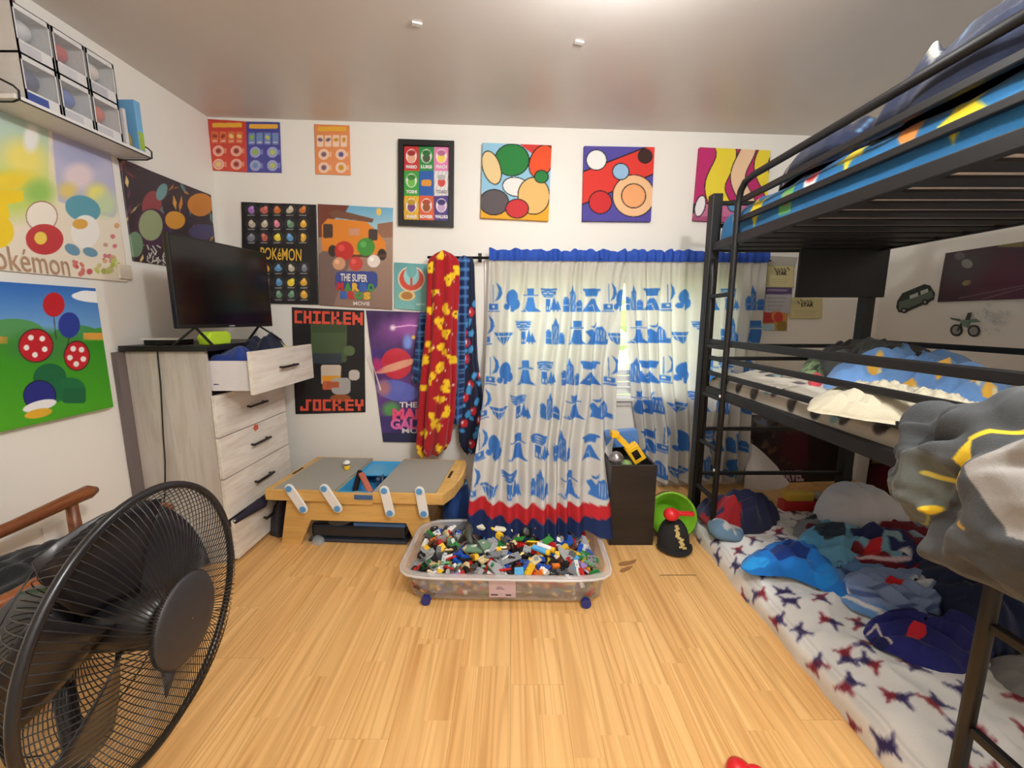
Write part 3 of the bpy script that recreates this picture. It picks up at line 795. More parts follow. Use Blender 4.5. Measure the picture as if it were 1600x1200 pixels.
# purple poster, its left edge torn and folded
P = Paint(566, 478, 690, 700, 2.5, (96, 60, 140))
P.vgrad(480, 700, (70, 44, 96), (110, 66, 150)); P.noise(30, 60, 4); P.ell(640, 512, 40, 18, (150, 80, 160), -.2, soft=.6); P.line([(612, 512), (640, 508), (675, 511)], 2, (236, 170, 226)); P.ell(614, 512, 4, 4, (244, 226, 240), soft=.6); P.ell(646, 527, 3, 3, (236, 196, 80))
P.ell(637, 535, 7, 12, (120, 150, 226), soft=.4); P.rect(570, 545, 690, 560, (60, 44, 130), .5); P.ell(620, 568, 24, 24, (200, 44, 66)); P.ell(620, 572, 34, 6, (226, 160, 132), -.3); P.ell(652, 590, 9, 9, (214, 150, 124)); P.ell(590, 570, 8, 10, (190, 50, 120), soft=.5)
P.ell(620, 610, 34, 16, (96, 104, 190), .2); P.ell(600, 606, 10, 12, (170, 110, 120), soft=.4); P.ell(612, 640, 14, 12, (90, 160, 90), soft=.4); P.rect(566, 650, 690, 700, (74, 58, 120)); P.noise(16, 24, 7); P.rect(566, 676, 690, 700, (50, 52, 84))
o = back_poster(P, [(572, 485), (690, 489), (690, 692), (599, 690)], 'purple space poster with a torn slanted left edge beside the robes', wave=.012, seed=5)
mb = MB(); mb.add([on_back(573, 560, .006), on_back(577, 553, .014), on_back(596, 608, .016), on_back(592, 614, .006)], [(0, 1, 2, 3)]); mb.build('folded_edge', mat('paper_back', (226, 220, 216), .6), o)
text('THE SUPER', quad_of(on_back, 624, 628, 700, 637, .02), mat('white_ink', (228, 224, 222), .5), o, bold=.03)
text('MARIO', quad_of(on_back, 613, 638, 690, 656, .02), mat('pink_ink', (236, 84, 130), .5), o, bold=.06)
text('GALAXY', quad_of(on_back, 610, 654, 694, 671, .022), mat('rose_ink', (226, 110, 170), .5), o, bold=.05)
text('MOVIE', quad_of(on_back, 628, 669, 676, 677, .02), mat('white_ink', (228, 224, 222), .5), o, bold=.03)

# black frame with a three by three grid of named cards
t = thing('picture_frame', on_back(666, 355, .01), 'black framed picture of nine coloured named squares', 'picture')
P = Paint(620, 214, 712, 360, 3, (30, 30, 30))
cells = [[(200, 50, 54), (44, 140, 66), (226, 130, 180)], [(60, 160, 60), (36, 90, 170), (226, 222, 222)], [(232, 180, 44), (216, 92, 52), (70, 50, 130)]]
blob = [[(226, 170, 140), (70, 90, 60), (240, 210, 90)], [(110, 190, 80), (222, 160, 50), (206, 70, 66)], [(120, 70, 120), (150, 80, 40), (190, 160, 200)]]
xs = [631, 654.5, 678, 701.5]; ys = [229, 267, 306, 345]
order = [(1, 2), (2, 0)] + [(j, i) for j in range(3) for i in range(3) if (j, i) not in ((1, 2), (2, 0))]
for (j, i) in order:
    P.rect(xs[i], ys[j], xs[i + 1], ys[j + 1], cells[j][i])
    if (j, i) in ((1, 2), (2, 0)):
        for k in range(-6, 8): P.line([(xs[i] + k * 6 + 14, ys[j]), (xs[i] + k * 6, ys[j + 1])], 1.4, tuple(int(v * .86) for v in cells[j][i]))
for j in range(3):
    for i in range(3):
        cx, cy = (xs[i] + xs[i + 1]) / 2, ys[j] + 15
        if (j, i) == (1, 1): P.rect(cx - 8, cy - 1, cx + 8, cy + 9, (222, 150, 50), r=3)
        else: P.ell(cx, cy, 8.5, 11, (236, 226, 220)); P.ell(cx, cy + 3, 6, 7, blob[j][i]); P.ell(cx, cy - 5, 6.5, 4.5, tuple(int(v * .8) for v in cells[j][i]))
for i in range(3): P.rect(xs[i] - .0, 229, xs[i] + .4, 345, (40, 40, 40), .4)
poster('print', P, [on_back(631, 228, .012), on_back(702, 230, .012), on_back(701, 346, .012), on_back(630, 344, .012)], .004, M_PAPER, None, None, parent=t)
mb = MB(); F4 = [on_back(623, 219, .006), on_back(710, 222, .006), on_back(709, 356, .006), on_back(623, 353, .006)]; G4 = [on_back(631, 228, .006), on_back(702, 230, .006), on_back(701, 346, .006), on_back(630, 344, .006)]
for k in range(4): mb.prism([F4[k], F4[(k + 1) % 4], G4[(k + 1) % 4], G4[k]], NB * .022)
mb.build('frame', mat('black_wood', (24, 22, 22), .45), t)
names = [['MARIO', 'LUIGI', 'PEACH'], ['YOSHI', '', 'TOAD'], ['WARIO', 'BOWSER', 'WALUIGI']]
for j in range(3):
    for i in range(3):
        if names[j][i]:
            y = ys[j + 1] - 9.5; wd = 17 if len(names[j][i]) < 6 else 20; cx = (xs[i] + xs[i + 1]) / 2
            text(names[j][i], quad_of(on_back, cx - wd / 2, y, cx + wd / 2, y + 5.5, .0135, .03), mat('white_ink', (228, 224, 222), .5) if (j, i) != (1, 2) else mat('grey_ink', (140, 130, 136), .5), t, bold=.05)

# three square canvases: the drawn characters are replaced by plain rounded shapes in the same colours
def outlined(P, cx, cy, rx, ry, c, rot=0, o=1.6):
    P.ell(cx, cy, rx + o, ry + o, BLK, rot); P.ell(cx, cy, rx, ry, c, rot)
P = Paint(744, 216, 870, 350, 3, (150, 200, 226))
P.poly([(744, 350), (744, 300), (800, 322), (870, 296), (870, 350)], (236, 172, 46)); P.poly([(800, 216), (870, 216), (870, 270)], (214, 60, 52))
for (cx, cy, rx, ry, c, ro) in ((800, 250, 26, 24, (42, 130, 62), 0), (846, 252, 17, 26, (234, 84, 40), .4), (768, 262, 13, 26, (234, 206, 150), -.3), (772, 316, 22, 19, (96, 88, 92), 0), (806, 292, 20, 14, (236, 234, 230), .2), (834, 306, 24, 28, (234, 190, 116), 0), (808, 326, 17, 14, (206, 54, 58), 0), (846, 276, 10, 9, (42, 130, 62), 0)):
    outlined(P, cx, cy, rx, ry, c, ro)
back_poster(P, [(754, 223), (862, 227), (857, 345), (751, 340)], 'square canvas of tan, green and orange pebble shapes on pale blue', 'canvas_picture', .028, 'picture', M_CANVAS, .03, 0)
P = Paint(904, 222, 1030, 352, 3, (84, 74, 160))
P.poly([(904, 270), (1030, 222), (1030, 268), (904, 322)], (222, 58, 48)); P.line([(904, 271), (1030, 222)], 2, BLK); P.line([(904, 322), (1030, 268)], 2, BLK)
for (cx, cy, rx, ry, c) in ((990, 306, 32, 32, (238, 190, 142)), (990, 306, 18, 18, (240, 168, 112)), (938, 316, 17, 17, (206, 46, 48)), (932, 250, 15, 15, (238, 236, 232)), (970, 268, 12, 12, (150, 190, 220)), (1008, 244, 10, 10, (60, 34, 30))):
    outlined(P, cx, cy, rx, ry, c)
back_poster(P, [(913, 228), (1023, 230), (1017, 346), (910, 345)], 'square canvas of a red band and tan discs on violet', 'canvas_picture', .028, 'picture', M_CANVAS, .03, 0)
P = Paint(1080, 224, 1215, 352, 3, (190, 44, 108))
for k, (c, w) in enumerate((((238, 214, 60), 30), ((240, 202, 162), 22), ((238, 214, 60), 20))):
    xs_ = [1126 + 36 * k + 9 * math.sin(y / 17 + k) for y in range(220, 330, 6)]
    q = list(zip(xs_, range(220, 330, 6))); P.line(q, w + 3, BLK); P.line(q, w, c)
P.rect(1080, 318, 1215, 352, (196, 110, 150)); P.rect(1080, 338, 1215, 352, (170, 80, 120)); P.line([(1080, 318), (1215, 318)], 2, BLK); outlined(P, 1094, 322, 7, 16, (238, 232, 232), .25); outlined(P, 1146, 322, 8, 8, (90, 150, 190))
back_poster(P, [(1094, 230), (1204, 235), (1196, 350), (1084, 344)], 'square canvas of wavy yellow and peach stripes on magenta', 'canvas_picture', .028, 'picture', M_CANVAS, .03, 0)

# notes and certificates on the back wall beyond the bunk
def star_note(x0, y0, x1, y1, label, head, seed, sl=0.02):
    P = Paint(x0 - 3, y0 - 3, x1 + 3, y1 + 3, 3, (206, 196, 140)); P.rect(x0 + 2, y0 + 2, x1 - 2, y1 - 2, (212, 202, 150))
    for k in range(3): P.rect(x0 + 6, y0 + (y1 - y0) * (.62 + .1 * k), x1 - 7 - 3 * k, y0 + (y1 - y0) * (.645 + .1 * k), (150, 140, 110), .5)
    r = random.Random(seed)
    for k in range(5): P.line([(x0 + 11 + 5 * k, y0 + 3 + r.uniform(0, 3)), (x0 + 14 + 5 * k, y0 + 7 + r.uniform(0, 2))], 1.6, (60, 46, 40))
    o = back_poster(P, [(x0, y0), (x1, y0 + 1), (x1 - 1, y1), (x0 - 1, y1)], label, 'note', cat='note', off=.008)
    text('STAR', quad_of(on_back, x0 + (x1 - x0) * .33, y0 + (y1 - y0) * .26, x0 + (x1 - x0) * .72, y0 + (y1 - y0) * .44, .012), mat('dark_ink', (50, 40, 36), .6), o, bold=.03)
    return o
P = Paint(1196, 398, 1250, 455, 3, (176, 172, 160)); back_poster(P, [(1200, 400), (1246, 402), (1241, 420), (1199, 420)], 'plain grey paper strip above the star notes', 'note', cat='note', off=.006)
star_note(1199, 415, 1241, 449, 'yellow star note, upper one of two, under the grey paper strip', 0, 1)
star_note(1235, 465, 1285, 498, 'yellow star note hanging lower right, beneath the black panel', 0, 2)
P = Paint(1190, 446, 1244, 494, 3, (190, 186, 190)); P.rect(1190, 446, 1244, 460, (92, 70, 116)); P.rect(1198, 452, 1230, 455, (150, 130, 160))
for k in range(4): P.rect(1199, 465 + 6 * k, 1228 - 3 * k, 466.4 + 6 * k, (130, 126, 140), .6)
back_poster(P, [(1197, 449), (1238, 450), (1234, 490), (1194, 488)], 'grey note with a purple heading below the upper star note', 'note', cat='note', off=.008)
P = Paint(1184, 480, 1236, 522, 3, (190, 150, 70)); P.rect(1188, 485, 1210, 504, (190, 50, 40)); P.ell(1216, 494, 11, 10, (220, 130, 70)); P.ell(1216, 496, 7, 8, (196, 60, 40)); P.rect(1188, 506, 1210, 520, (170, 196, 206)); P.ell(1222, 510, 9, 8, (150, 120, 50))
back_poster(P, [(1191, 486), (1231, 487), (1229, 517), (1188, 516)], 'red and orange picture card beneath the purple headed note', 'card', cat='card', off=.008)

# dark poster low on the back wall, its lower left corner curled over
P = Paint(1160, 640, 1345, 775, 2, (30, 24, 26))
r = random.Random(8)
P.ell(1185, 660, 18, 12, (110, 120, 140), soft=.4)
for _ in range(150):
    x, y = r.uniform(1168, 1285), r.uniform(648, 728)
    P.ell(x, y, r.uniform(1.5, 5), r.uniform(1.5, 6), r.choice([(70, 66, 66), (96, 84, 72), (44, 40, 44), (110, 92, 64), (74, 26, 34)]), r.uniform(0, 3), .8)
P.ell(1250, 700, 36, 34, (70, 20, 30), soft=.5); P.rect(1262, 640, 1345, 775, (20, 16, 18), .7)
o = back_poster(P, [(1170, 648), (1336, 652), (1330, 758), (1168, 752)], 'dark crowded poster with a name in grey capitals under the middle bunk', wave=.01, seed=2)
text('MARVEL', quad_of(on_back, 1210, 735, 1256, 752, .016), mat('faded_ink', (176, 150, 154), .5), o, bold=.05)
# the curl shows the paper's white back
nv, nh = 16, 12
ctl = np.array([(1168, 688), (1198, 700), (1216, 720), (1234, 752), (1234, 790), (1180, 792), (1160, 760)], float)
crl = []
V = []
for j in range(nh):
    b = j / (nh - 1)
    for i in range(nv):
        a = i / (nv - 1)
        top = np.array([1168 + 66 * a, 690 + 62 * a ** 1.3]); bot = np.array([1160 + 74 * a, 796])
        q = top * (1 - b) + bot * b
        V.append(on_back(q[0], q[1], .02 + .16 * math.sin(b * 2.2) * (.4 + .6 * a) + .03 * math.sin(a * 5)))
mesh_np('curled_corner', V, grid_faces(nh, nv), mat('paper_back', (226, 220, 216), .6), o)

# --- right wall
P = Paint(1440, 350, 1700, 500, 1.5, (66, 36, 52))
P.noise(30, 24, 2); P.ell(1515, 420, 40, 26, (70, 66, 70), -.2, soft=.4); P.ell(1512, 412, 9, 7, (140, 140, 140), .3); P.ell(1500, 400, 8, 6, (100, 96, 100)); P.ell(1512, 442, 7, 4, (150, 140, 90), -.3); P.ell(1580, 440, 50, 34, (84, 34, 60), soft=.5); P.line([(1500, 466), (1570, 452), (1650, 436)], 2, (130, 110, 120), .6); P.line([(1535, 468), (1600, 450)], 1.5, (150, 130, 140), .6); P.rect(1560, 376, 1600, 386, (120, 110, 66))
def rrect(y0, y1, z0, z1, off=.004):
    x = XR - off
    return [(x, y1, z1), (x, y0, z1), (x, y0, z0), (x, y1, z0)]
a, b = on_right(1479, 398), on_right(1466, 472)
c = on_right(1600, 470)
poster('poster', P, rrect(1.5, (a[1] + b[1]) / 2, b[2], a[2] + .01), .003, M_PAPER, 'dark purple poster on the right wall under the top bunk', 'poster', wave=.01, seed=1)
P = Paint(1340, 690, 1500, 790, 2, (44, 16, 24)); P.noise(20, 20, 5); P.ell(1405, 745, 40, 22, (96, 20, 40), soft=.4); P.line([(1390, 740), (1405, 735), (1420, 742), (1424, 752)], 2, (176, 130, 140)); P.line([(1395, 756), (1412, 762), (1424, 752)], 1.5, (170, 120, 130)); P.rect(1363, 716, 1382, 724, (120, 106, 40))
a, b = on_right(1362, 705), on_right(1355, 775)
poster('poster', P, rrect(1.9, a[1], b[2] - .1, a[2] + .1), .003, M_PAPER, 'dark red poster low on the right wall behind the white pillow', 'poster', wave=.008, seed=3)
def wall_sticker(name, polys, label, cat, off=.006):
    o = None
    for k, (pts, c) in enumerate(polys):
        v = [on_right(x, y, off + .0012 * k) for (x, y) in pts]
        mb = MB(); mb.prism(v, np.array([.004, 0, 0]))
        if o is None: o = mb.build(name, mat('sticker_%d_%d_%d' % c, c, .5)); props(o, label, cat)
        else: mb.build('printed_patch', mat('sticker_%d_%d_%d' % c, c, .5), o)
    return o
def circ(cx, cy, r, n=14): return [(cx + r * math.cos(2 * math.pi * k / n), cy + r * math.sin(2 * math.pi * k / n)) for k in range(n)]
wall_sticker('van_sticker', [([(1402, 470), (1410, 458), (1444, 444), (1452, 446), (1460, 458), (1458, 468), (1446, 474), (1414, 488), (1404, 488), (1400, 480)], (40, 48, 44)),
                             ([(1405, 472), (1456, 454), (1458, 464), (1444, 471), (1412, 485), (1404, 484)], (96, 110, 98)),
                             ([(1421, 462), (1434, 457), (1434, 463), (1422, 467)], (190, 200, 190)), ([(1438, 455), (1449, 451), (1450, 456), (1439, 461)], (190, 200, 190)),
                             (circ(1412, 485, 4.4), (30, 32, 32)), (circ(1445, 472, 4.4), (30, 32, 32)), (circ(1412, 485, 2), (170, 172, 166)), (circ(1445, 472, 2), (170, 172, 166))],
             'green camper van sticker tilted on the right wall', 'sticker')
wall_sticker('bike_sticker', [(circ(1494, 516, 9.5), (46, 48, 48)), (circ(1494, 516, 6.5), (150, 150, 146)), (circ(1521, 517, 9.5), (46, 48, 48)), (circ(1521, 517, 6.5), (150, 150, 146)),
                              ([(1494, 517), (1503, 500), (1506, 500), (1497, 517)], (70, 80, 76)), ([(1500, 501), (1524, 498), (1531, 503), (1515, 504), (1510, 512), (1504, 509)], (110, 140, 124)), ([(1484, 496), (1500, 499), (1500, 502), (1486, 499)], (90, 110, 100)), ([(1508, 500), (1512, 489), (1518, 488), (1514, 500)], (60, 66, 64))],
             'small green dirt bike sticker on the right wall', 'sticker')
r = random.Random(4)
pol = []
for _ in range(26):
    x, y = 1553 + r.gauss(0, 13), 500 + r.gauss(0, 12); q = r.uniform(1.6, 4.2)
    pol.append(([(x - q, y), (x - q * .2, y - q * 1.2), (x + q, y - .3 * q), (x + .4 * q, y + q)], (214, 216, 214)))
wall_sticker('splash_sticker', pol, 'white splatter of sticker flecks beside the bike sticker', 'sticker')

# wall outlet on the left wall, with a black plug
c = on_left(85, 838)
t = thing('wall_outlet', (XL, c[1], c[2] - .06), 'white wall outlet with a black plug behind the fan', 'outlet')
MB().box((XL, c[1] - .04, c[2] - .06), (XL + .008, c[1] + .04, c[2] + .06)).build('cover_plate', M_WHITE, t, bevel=.003)
MB().box((XL + .008, c[1] - .005, c[2] - .045), (XL + .045, c[1] + .03, c[2] - .012)).build('plug', M_BLACK, t, bevel=.006)



# ================================================================== SHELF AND TOY BOXES (left wall, top)
SX0, SX1, SY0, SY1, SZ = XL, XL + .17, 1.60, 2.17, 2.06
t = thing('wall_shelf', (XL, (SY0 + SY1) / 2, SZ), 'white wall shelf with black wire ends, high on the left wall', 'shelf')
MB().box((SX0, SY0, SZ - .016), (SX1, SY1, SZ)).build('board', mat('white_board', (226, 224, 222), .4), t, bevel=.003)
for y in (SY0 + .01, SY1 - .012):
    MB().tube([(SX0 + .004, y, SZ + .10), (SX0 + .01, y, SZ - .024), (SX1 - .02, y, SZ - .024), (SX1 + .004, y, SZ - .016), (SX1 + .006, y, SZ + .012), (SX1 - .01, y, SZ + .028), (SX0 + .02, y, SZ + .10)], .0035, 6).build('wire_bracket', M_BLACKMETAL, t, smooth=True)
MB().tube([(SX1 + .004, SY0 + .01, SZ - .018), (SX1 + .004, SY1 - .012, SZ - .018)], .003, 6).build('wire_rail', M_BLACKMETAL, t, smooth=True)
M_CARTON = mat('white_carton', (214, 214, 214), .5); M_CARTIN = mat('grey_carton', (120, 122, 130), .6)
M_CLEARFILM = mat_clear('clear_film', (225, 230, 235), .12, .1, .8)
def toy_box(y0, z0, w, h, label, cprint, figs):
    x0, x1 = SX0 + .02, SX0 + .145
    t = thing('toy_box', ((x0 + x1) / 2, y0 + w / 2, z0), label, 'box', None)
    e = .008
    mb = MB()
    mb.box((x0, y0, z0), (x0 + .003, y0 + w, z0 + h)); mb.box((x0, y0, z0), (x1, y0 + .003, z0 + h)); mb.box((x0, y0 + w - .003, z0), (x1, y0 + w, z0 + h)); mb.box((x0, y0, z0 + h - .003), (x1, y0 + w, z0 + h)); mb.box((x0, y0, z0), (x1, y0 + w, z0 + .003))
    for (a, b, c, d) in ((y0, y0 + e, z0, z0 + h), (y0 + w - e, y0 + w, z0, z0 + h), (y0, y0 + w, z0 + h - .02, z0 + h), (y0, y0 + w, z0, z0 + .045)): mb.box((x1 - .002, a, c), (x1, b, d))
    mb.build('carton', M_CARTON, t)
    MB().box((x1 - .001, y0 + e, z0 + .045), (x1 - .0002, y0 + w - e, z0 + h - .02)).build('window_film', M_CLEARFILM, t)
    MB().box((x1, y0 + .006, z0 + .006), (x1 + .0006, y0 + w * .62, z0 + .038)).build('printed_band', mat('band_%d' % cprint[0], cprint, .5), t)
    mb = MB(); yc = y0 + w / 2; xc = x0 + .065
    mb.ball((xc, yc, z0 + .105), (.036, .04, .034), 12, 8); mb.lathe((xc, yc, z0 + .012), [(.02, 0), (.026, .02), (.022, .05), (.012, .065)], 12); mb.ball((xc, yc - .03, z0 + .05), (.01, .012, .02), 8, 6); mb.ball((xc, yc + .03, z0 + .05), (.01, .012, .02), 8, 6)
    mb.build('toy_figure', mat('figure_%d_%d' % figs[:2], figs, .5), t, smooth=True)
boxs = [(1.66, 0, 'white window box with a grey toy, nearest in the top row of the shelf', (190, 190, 196), (206, 206, 210)), (1.79, 0, 'white window box with a red toy in the top row, middle', (200, 200, 204), (190, 50, 46)), (1.92, 0, 'white window box with a pale toy, farthest in the top row', (180, 180, 190), (226, 210, 200)),
        (1.66, 1, 'blue banded window box with a navy toy, nearest in the bottom row', (60, 80, 150), (50, 60, 110)), (1.79, 1, 'window box with a blue toy in the bottom row, middle', (190, 196, 206), (70, 100, 180)), (1.92, 1, 'window box with an orange red toy, farthest in the bottom row', (190, 170, 160), (210, 96, 70))]
for (y, row, lab, cp, cf) in boxs:
    toy_box(y, SZ + (.0 if row else .166), .125, .164, lab, cp, cf)
MB().box((SX0 + .02, 2.055, SZ), (SX0 + .15, 2.07, SZ + .16)).build('booklet', mat('pale_card', (206, 202, 206), .5), label='pale flat booklet standing between the window boxes and the blue carton', category='booklet')
MB().lathe((SX0 + .12, 2.095, SZ), [(.016, 0), (.018, .03), (.02, .05), (.012, .07), (.003, .075)], 12).build('toy_figurine', mat('olive_toy', (150, 136, 80), .5), smooth=True, label='small olive figurine standing in front of the blue carton', category='figurine')
t = thing('toy_carton', (SX0 + .08, 2.135, SZ), 'tall light blue carton at the far end of the shelf', 'box')
MB().box((SX0 + .02, 2.118, SZ), (SX0 + .155, 2.15, SZ + .225)).build('carton', mat('light_blue_card', (112, 170, 214), .45), t, bevel=.002)
MB().box((SX0 + .155, 2.12, SZ + .01), (SX0 + .1556, 2.148, SZ + .09)).build('printed_patch', mat('lime_print', (150, 180, 70), .5), t)

# ================================================================== DRESSER
DX0, DX1, DY0, DY1, DZ = -1.885, -1.475, 2.025, 2.655, 1.148
t = dresser = thing('dresser', ((DX0 + DX1) / 2, (DY0 + DY1) / 2, 0), 'tall pale grey chest of five drawers with a black top and black bar handles', 'dresser')
mb = MB()
mb.box((DX0, DY0, 0), (DX1 - .022, DY0 + .018, DZ - .028)); mb.box((DX0, DY1 - .018, 0), (DX1 - .022, DY1, DZ - .028)); mb.box((DX0, DY0 + .018, .03), (DX0 + .006, DY1 - .018, DZ - .028)); mb.box((DX0 + .006, DY0 + .018, .03), (DX1 - .03, DY1 - .018, .045))
mb.build('carcass', M_CARCASS, t)
MB().box((DX0 - .012, DY0 - .02, DZ - .028), (DX1 + .004, DY1 + .015, DZ)).build('top', mat('black_laminate', (28, 27, 28), .38), t, bevel=.002)
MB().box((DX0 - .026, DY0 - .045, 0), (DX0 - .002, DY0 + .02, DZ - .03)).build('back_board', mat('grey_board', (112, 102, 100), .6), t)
DH = (DZ - .028 - .02) / 5
def drawer(i, open_):
    z0 = .02 + i * DH; y0, y1 = DY0 + .003, DY1 - .003; x1 = DX1 + open_
    mb = MB(); mb.box((x1 - .02, y0, z0 + .002), (x1, y1, z0 + DH - .003))
    f = mb.build('drawer', M_DRAWER, t, bevel=.0015)
    mb = MB(); a, b = y0 + .025, y1 - .025; xb = x1 - .36; w = .012; zt = z0 + DH - .05
    mb.box((xb, a, z0 + .02), (x1 - .02, a + w, zt)); mb.box((xb, b - w, z0 + .02), (x1 - .02, b, zt)); mb.box((xb, a + w, z0 + .02), (xb + w, b - w, zt)); mb.box((xb + w, a + w, z0 + .02), (x1 - .02, b - w, z0 + .026))
    mb.build('drawer_box', mat('white_melamine', (222, 218, 220), .45), f)
    yc = (y0 + y1) / 2; zc = z0 + DH * .52
    mb = MB(); mb.box((x1 + .018, yc - .085, zc - .006), (x1 + .030, yc + .085, zc + .006))
    for s in (-1, 1): mb.box((x1, yc + s * .07 - .005, zc - .005), (x1 + .02, yc + s * .07 + .005, zc + .005))
    mb.build('handle', mat('black_handle', (24, 23, 24), .4), f, bevel=.002)
for i in range(5): drawer(i, (.03, .0, .0, .0, .20)[i])
# orange sticker, clothes in and between the drawers
c = on_x(400, 668, DX1 + .0015)
mb = MB(); mb.prism([(DX1 + .0008, c[1] + .028 * math.cos(q) * (.7 + .3 * (k % 2)), c[2] + .022 * math.sin(q) * (.7 + .3 * (k % 2))) for k, q in enumerate(np.linspace(0, 6.28, 11)[:-1])], (.0014, 0, 0))
mb.build('drawer_sticker', mat('orange_red', (206, 84, 54), .5), label='small orange red sticker on the third drawer front', category='sticker')
zd = .02 + 4 * DH
heap('folded_shirt', [(DX1 - .10, DY0 + .06), (DX1 + .14, DY0 + .05), (DX1 + .15, DY0 + .28), (DX1 - .08, DY0 + .27)], zd + .05, .20, M_CLOTH, (34, 58, 132), 'blue folded shirt in the open top drawer', 'clothing', seed=2, nt=60, nr=14, amp=.4)
heap('folded_shirt', [(DX1 - .10, DY0 + .27), (DX1 + .15, DY0 + .26), (DX1 + .16, DY1 - .07), (DX1 - .09, DY1 - .06)], zd + .05, .27, M_CLOTH, lambda x, y: np.where(((x > DX1 + .11) & (y > DY0 + .44))[..., None], np.array([214, 214, 130.]), np.array([26, 32, 54.])), 'dark navy shirt heaped at the far end of the open drawer', 'clothing', seed=5, nt=60, nr=14, amp=.45)
MB().tube([(DX1 + .02, DY0 + .004, .225), (DX1 + .035, DY0 + .10, .235), (DX1 + .055, DY0 + .20, .245), (DX1 + .05, DY0 + .25, .25)], [.012, .02, .032, .014], 10).build('sock', mat('dark_sock', (36, 30, 50), .9), smooth=True, label='dark sock hanging out above the bottom drawer', category='sock')
MB().tube([(DX1 + .05, DY0 + .25, .25), (DX1 + .055, DY0 + .31, .262), (DX1 + .045, DY0 + .38, .262)], [.014, .026, .012], 10).build('sock', mat('yellow_sock', (206, 176, 76), .9), smooth=True, label='yellow sock caught above the bottom drawer', category='sock')

# ---- television on the dresser
TA, TB = np.array([-1.515, 1.905]), np.array([-1.435, 2.52])
dv = (TB - TA) / np.linalg.norm(TB - TA); nv_ = np.array([dv[1], -dv[0]])
TZ0, TZ1 = 1.232, 1.655
def tp(s, z, o): q = TA + dv * s + nv_ * o; return (q[0], q[1], z)
TL_ = np.linalg.norm(TB - TA)
def tbox(mb, s0, s1, z0, z1, o0, o1): return mb.prism([tp(s0, z0, o0), tp(s1, z0, o0), tp(s1, z1, o0), tp(s0, z1, o0)], (nv_[0] * (o1 - o0), nv_[1] * (o1 - o0), 0))
t = thing('television', tp(TL_ / 2, DZ, 0), 'black flat television standing on the dresser, turned toward the room', 'television')
tbox(MB(), 0, TL_, TZ0, TZ1, -.025, 0).build('cabinet', M_BLACK, t, bevel=.004)
tbox(MB(), .10, TL_ - .10, TZ0 + .05, TZ0 + .28, -.06, -.02).build('rear_housing', M_BLACK, t, bevel=.01)
tbox(MB(), .008, TL_ - .008, TZ0 + .018, TZ1 - .008, 0, .0012).build('screen', mat('dark_screen', (10, 10, 12), .16, var=.02), t)
tbox(MB(), TL_ * .5 - .018, TL_ * .5 + .018, TZ0 + .005, TZ0 + .011, 0, .0015).build('maker_mark', mat('grey_mark', (150, 150, 152), .5), t)
for s in (.10, TL_ - .10):
    mb = MB()
    mb.bar(tp(s, TZ0 + .004, -.012), tp(s + (.03 if s > .2 else -.03), DZ + .005, .10), .010, .008); mb.bar(tp(s, TZ0 + .004, -.012), tp(s + (.03 if s > .2 else -.03), DZ + .005, -.11), .010, .008)
    mb.build('foot', M_BLACK, t)
mb = MB(); mb.prism([(-1.475, 2.045, DZ), (-1.475, 2.19, DZ), (-1.475, 2.205, DZ + .04), (-1.475, 2.18, DZ + .066), (-1.475, 2.06, DZ + .066), (-1.475, 2.03, DZ + .04)], (-.06, 0, 0))
mb.build('remote_case', mat('lime_plastic', (178, 214, 50), .4), label='bright lime plastic case under the television', category='case', bevel=.008)
c = np.array([-1.76, 2.06])
t = thing('set_top_box', (c[0], c[1] + .05, DZ), 'slim black and white device at the left end of the dresser top', 'device')
MB().box((c[0] - .06, c[1], DZ), (c[0] + .10, c[1] + .12, DZ + .025)).build('case', M_BLACK, t, bevel=.004)
MB().box((c[0] - .07, c[1] - .005, DZ + .025), (c[0] + .12, c[1] + .12, DZ + .031)).build('lid', M_WHITE, t, bevel=.002)
# power cord down the side of the dresser to the floor
pth = []
for k, (px, py) in enumerate([(247, 522), (245, 535), (247, 560), (251, 600), (253, 640), (255, 680), (258, 720), (258, 760), (256, 800)]):
    q = on_y(px, py, DY0 - .012); pth.append(q)
pth = [(pth[0][0], DY0 + .06, DZ + .005), (pth[0][0], DY0 - .016, DZ + .005)] + pth[1:] + [(pth[-1][0] + .02, DY0 - .02, .25), (pth[-1][0], DY0 - .03, .006), (pth[-1][0] + .2, DY0 - .12, .006)]
MB().tube(pth, .0035, 6).build('power_cord', M_BLACK, smooth=True, label='thin black power cord hanging down the side of the dresser', category='cord')

# maroon garment slumped between dresser and play table
heap('garment', [(DX1 + .03, 2.32), (DX1 + .13, 2.30), (DX1 + .17, 2.46), (DX1 + .12, 2.60), (DX1 + .02, 2.58)], .002, .30, M_CLOTH, lambda x, y: np.where((y > 2.42)[..., None], np.array([70, 20, 40.]), np.array([38, 30, 40.])), 'maroon garment crumpled on the floor between dresser and play table', 'clothing', seed=7, nt=60, nr=14)

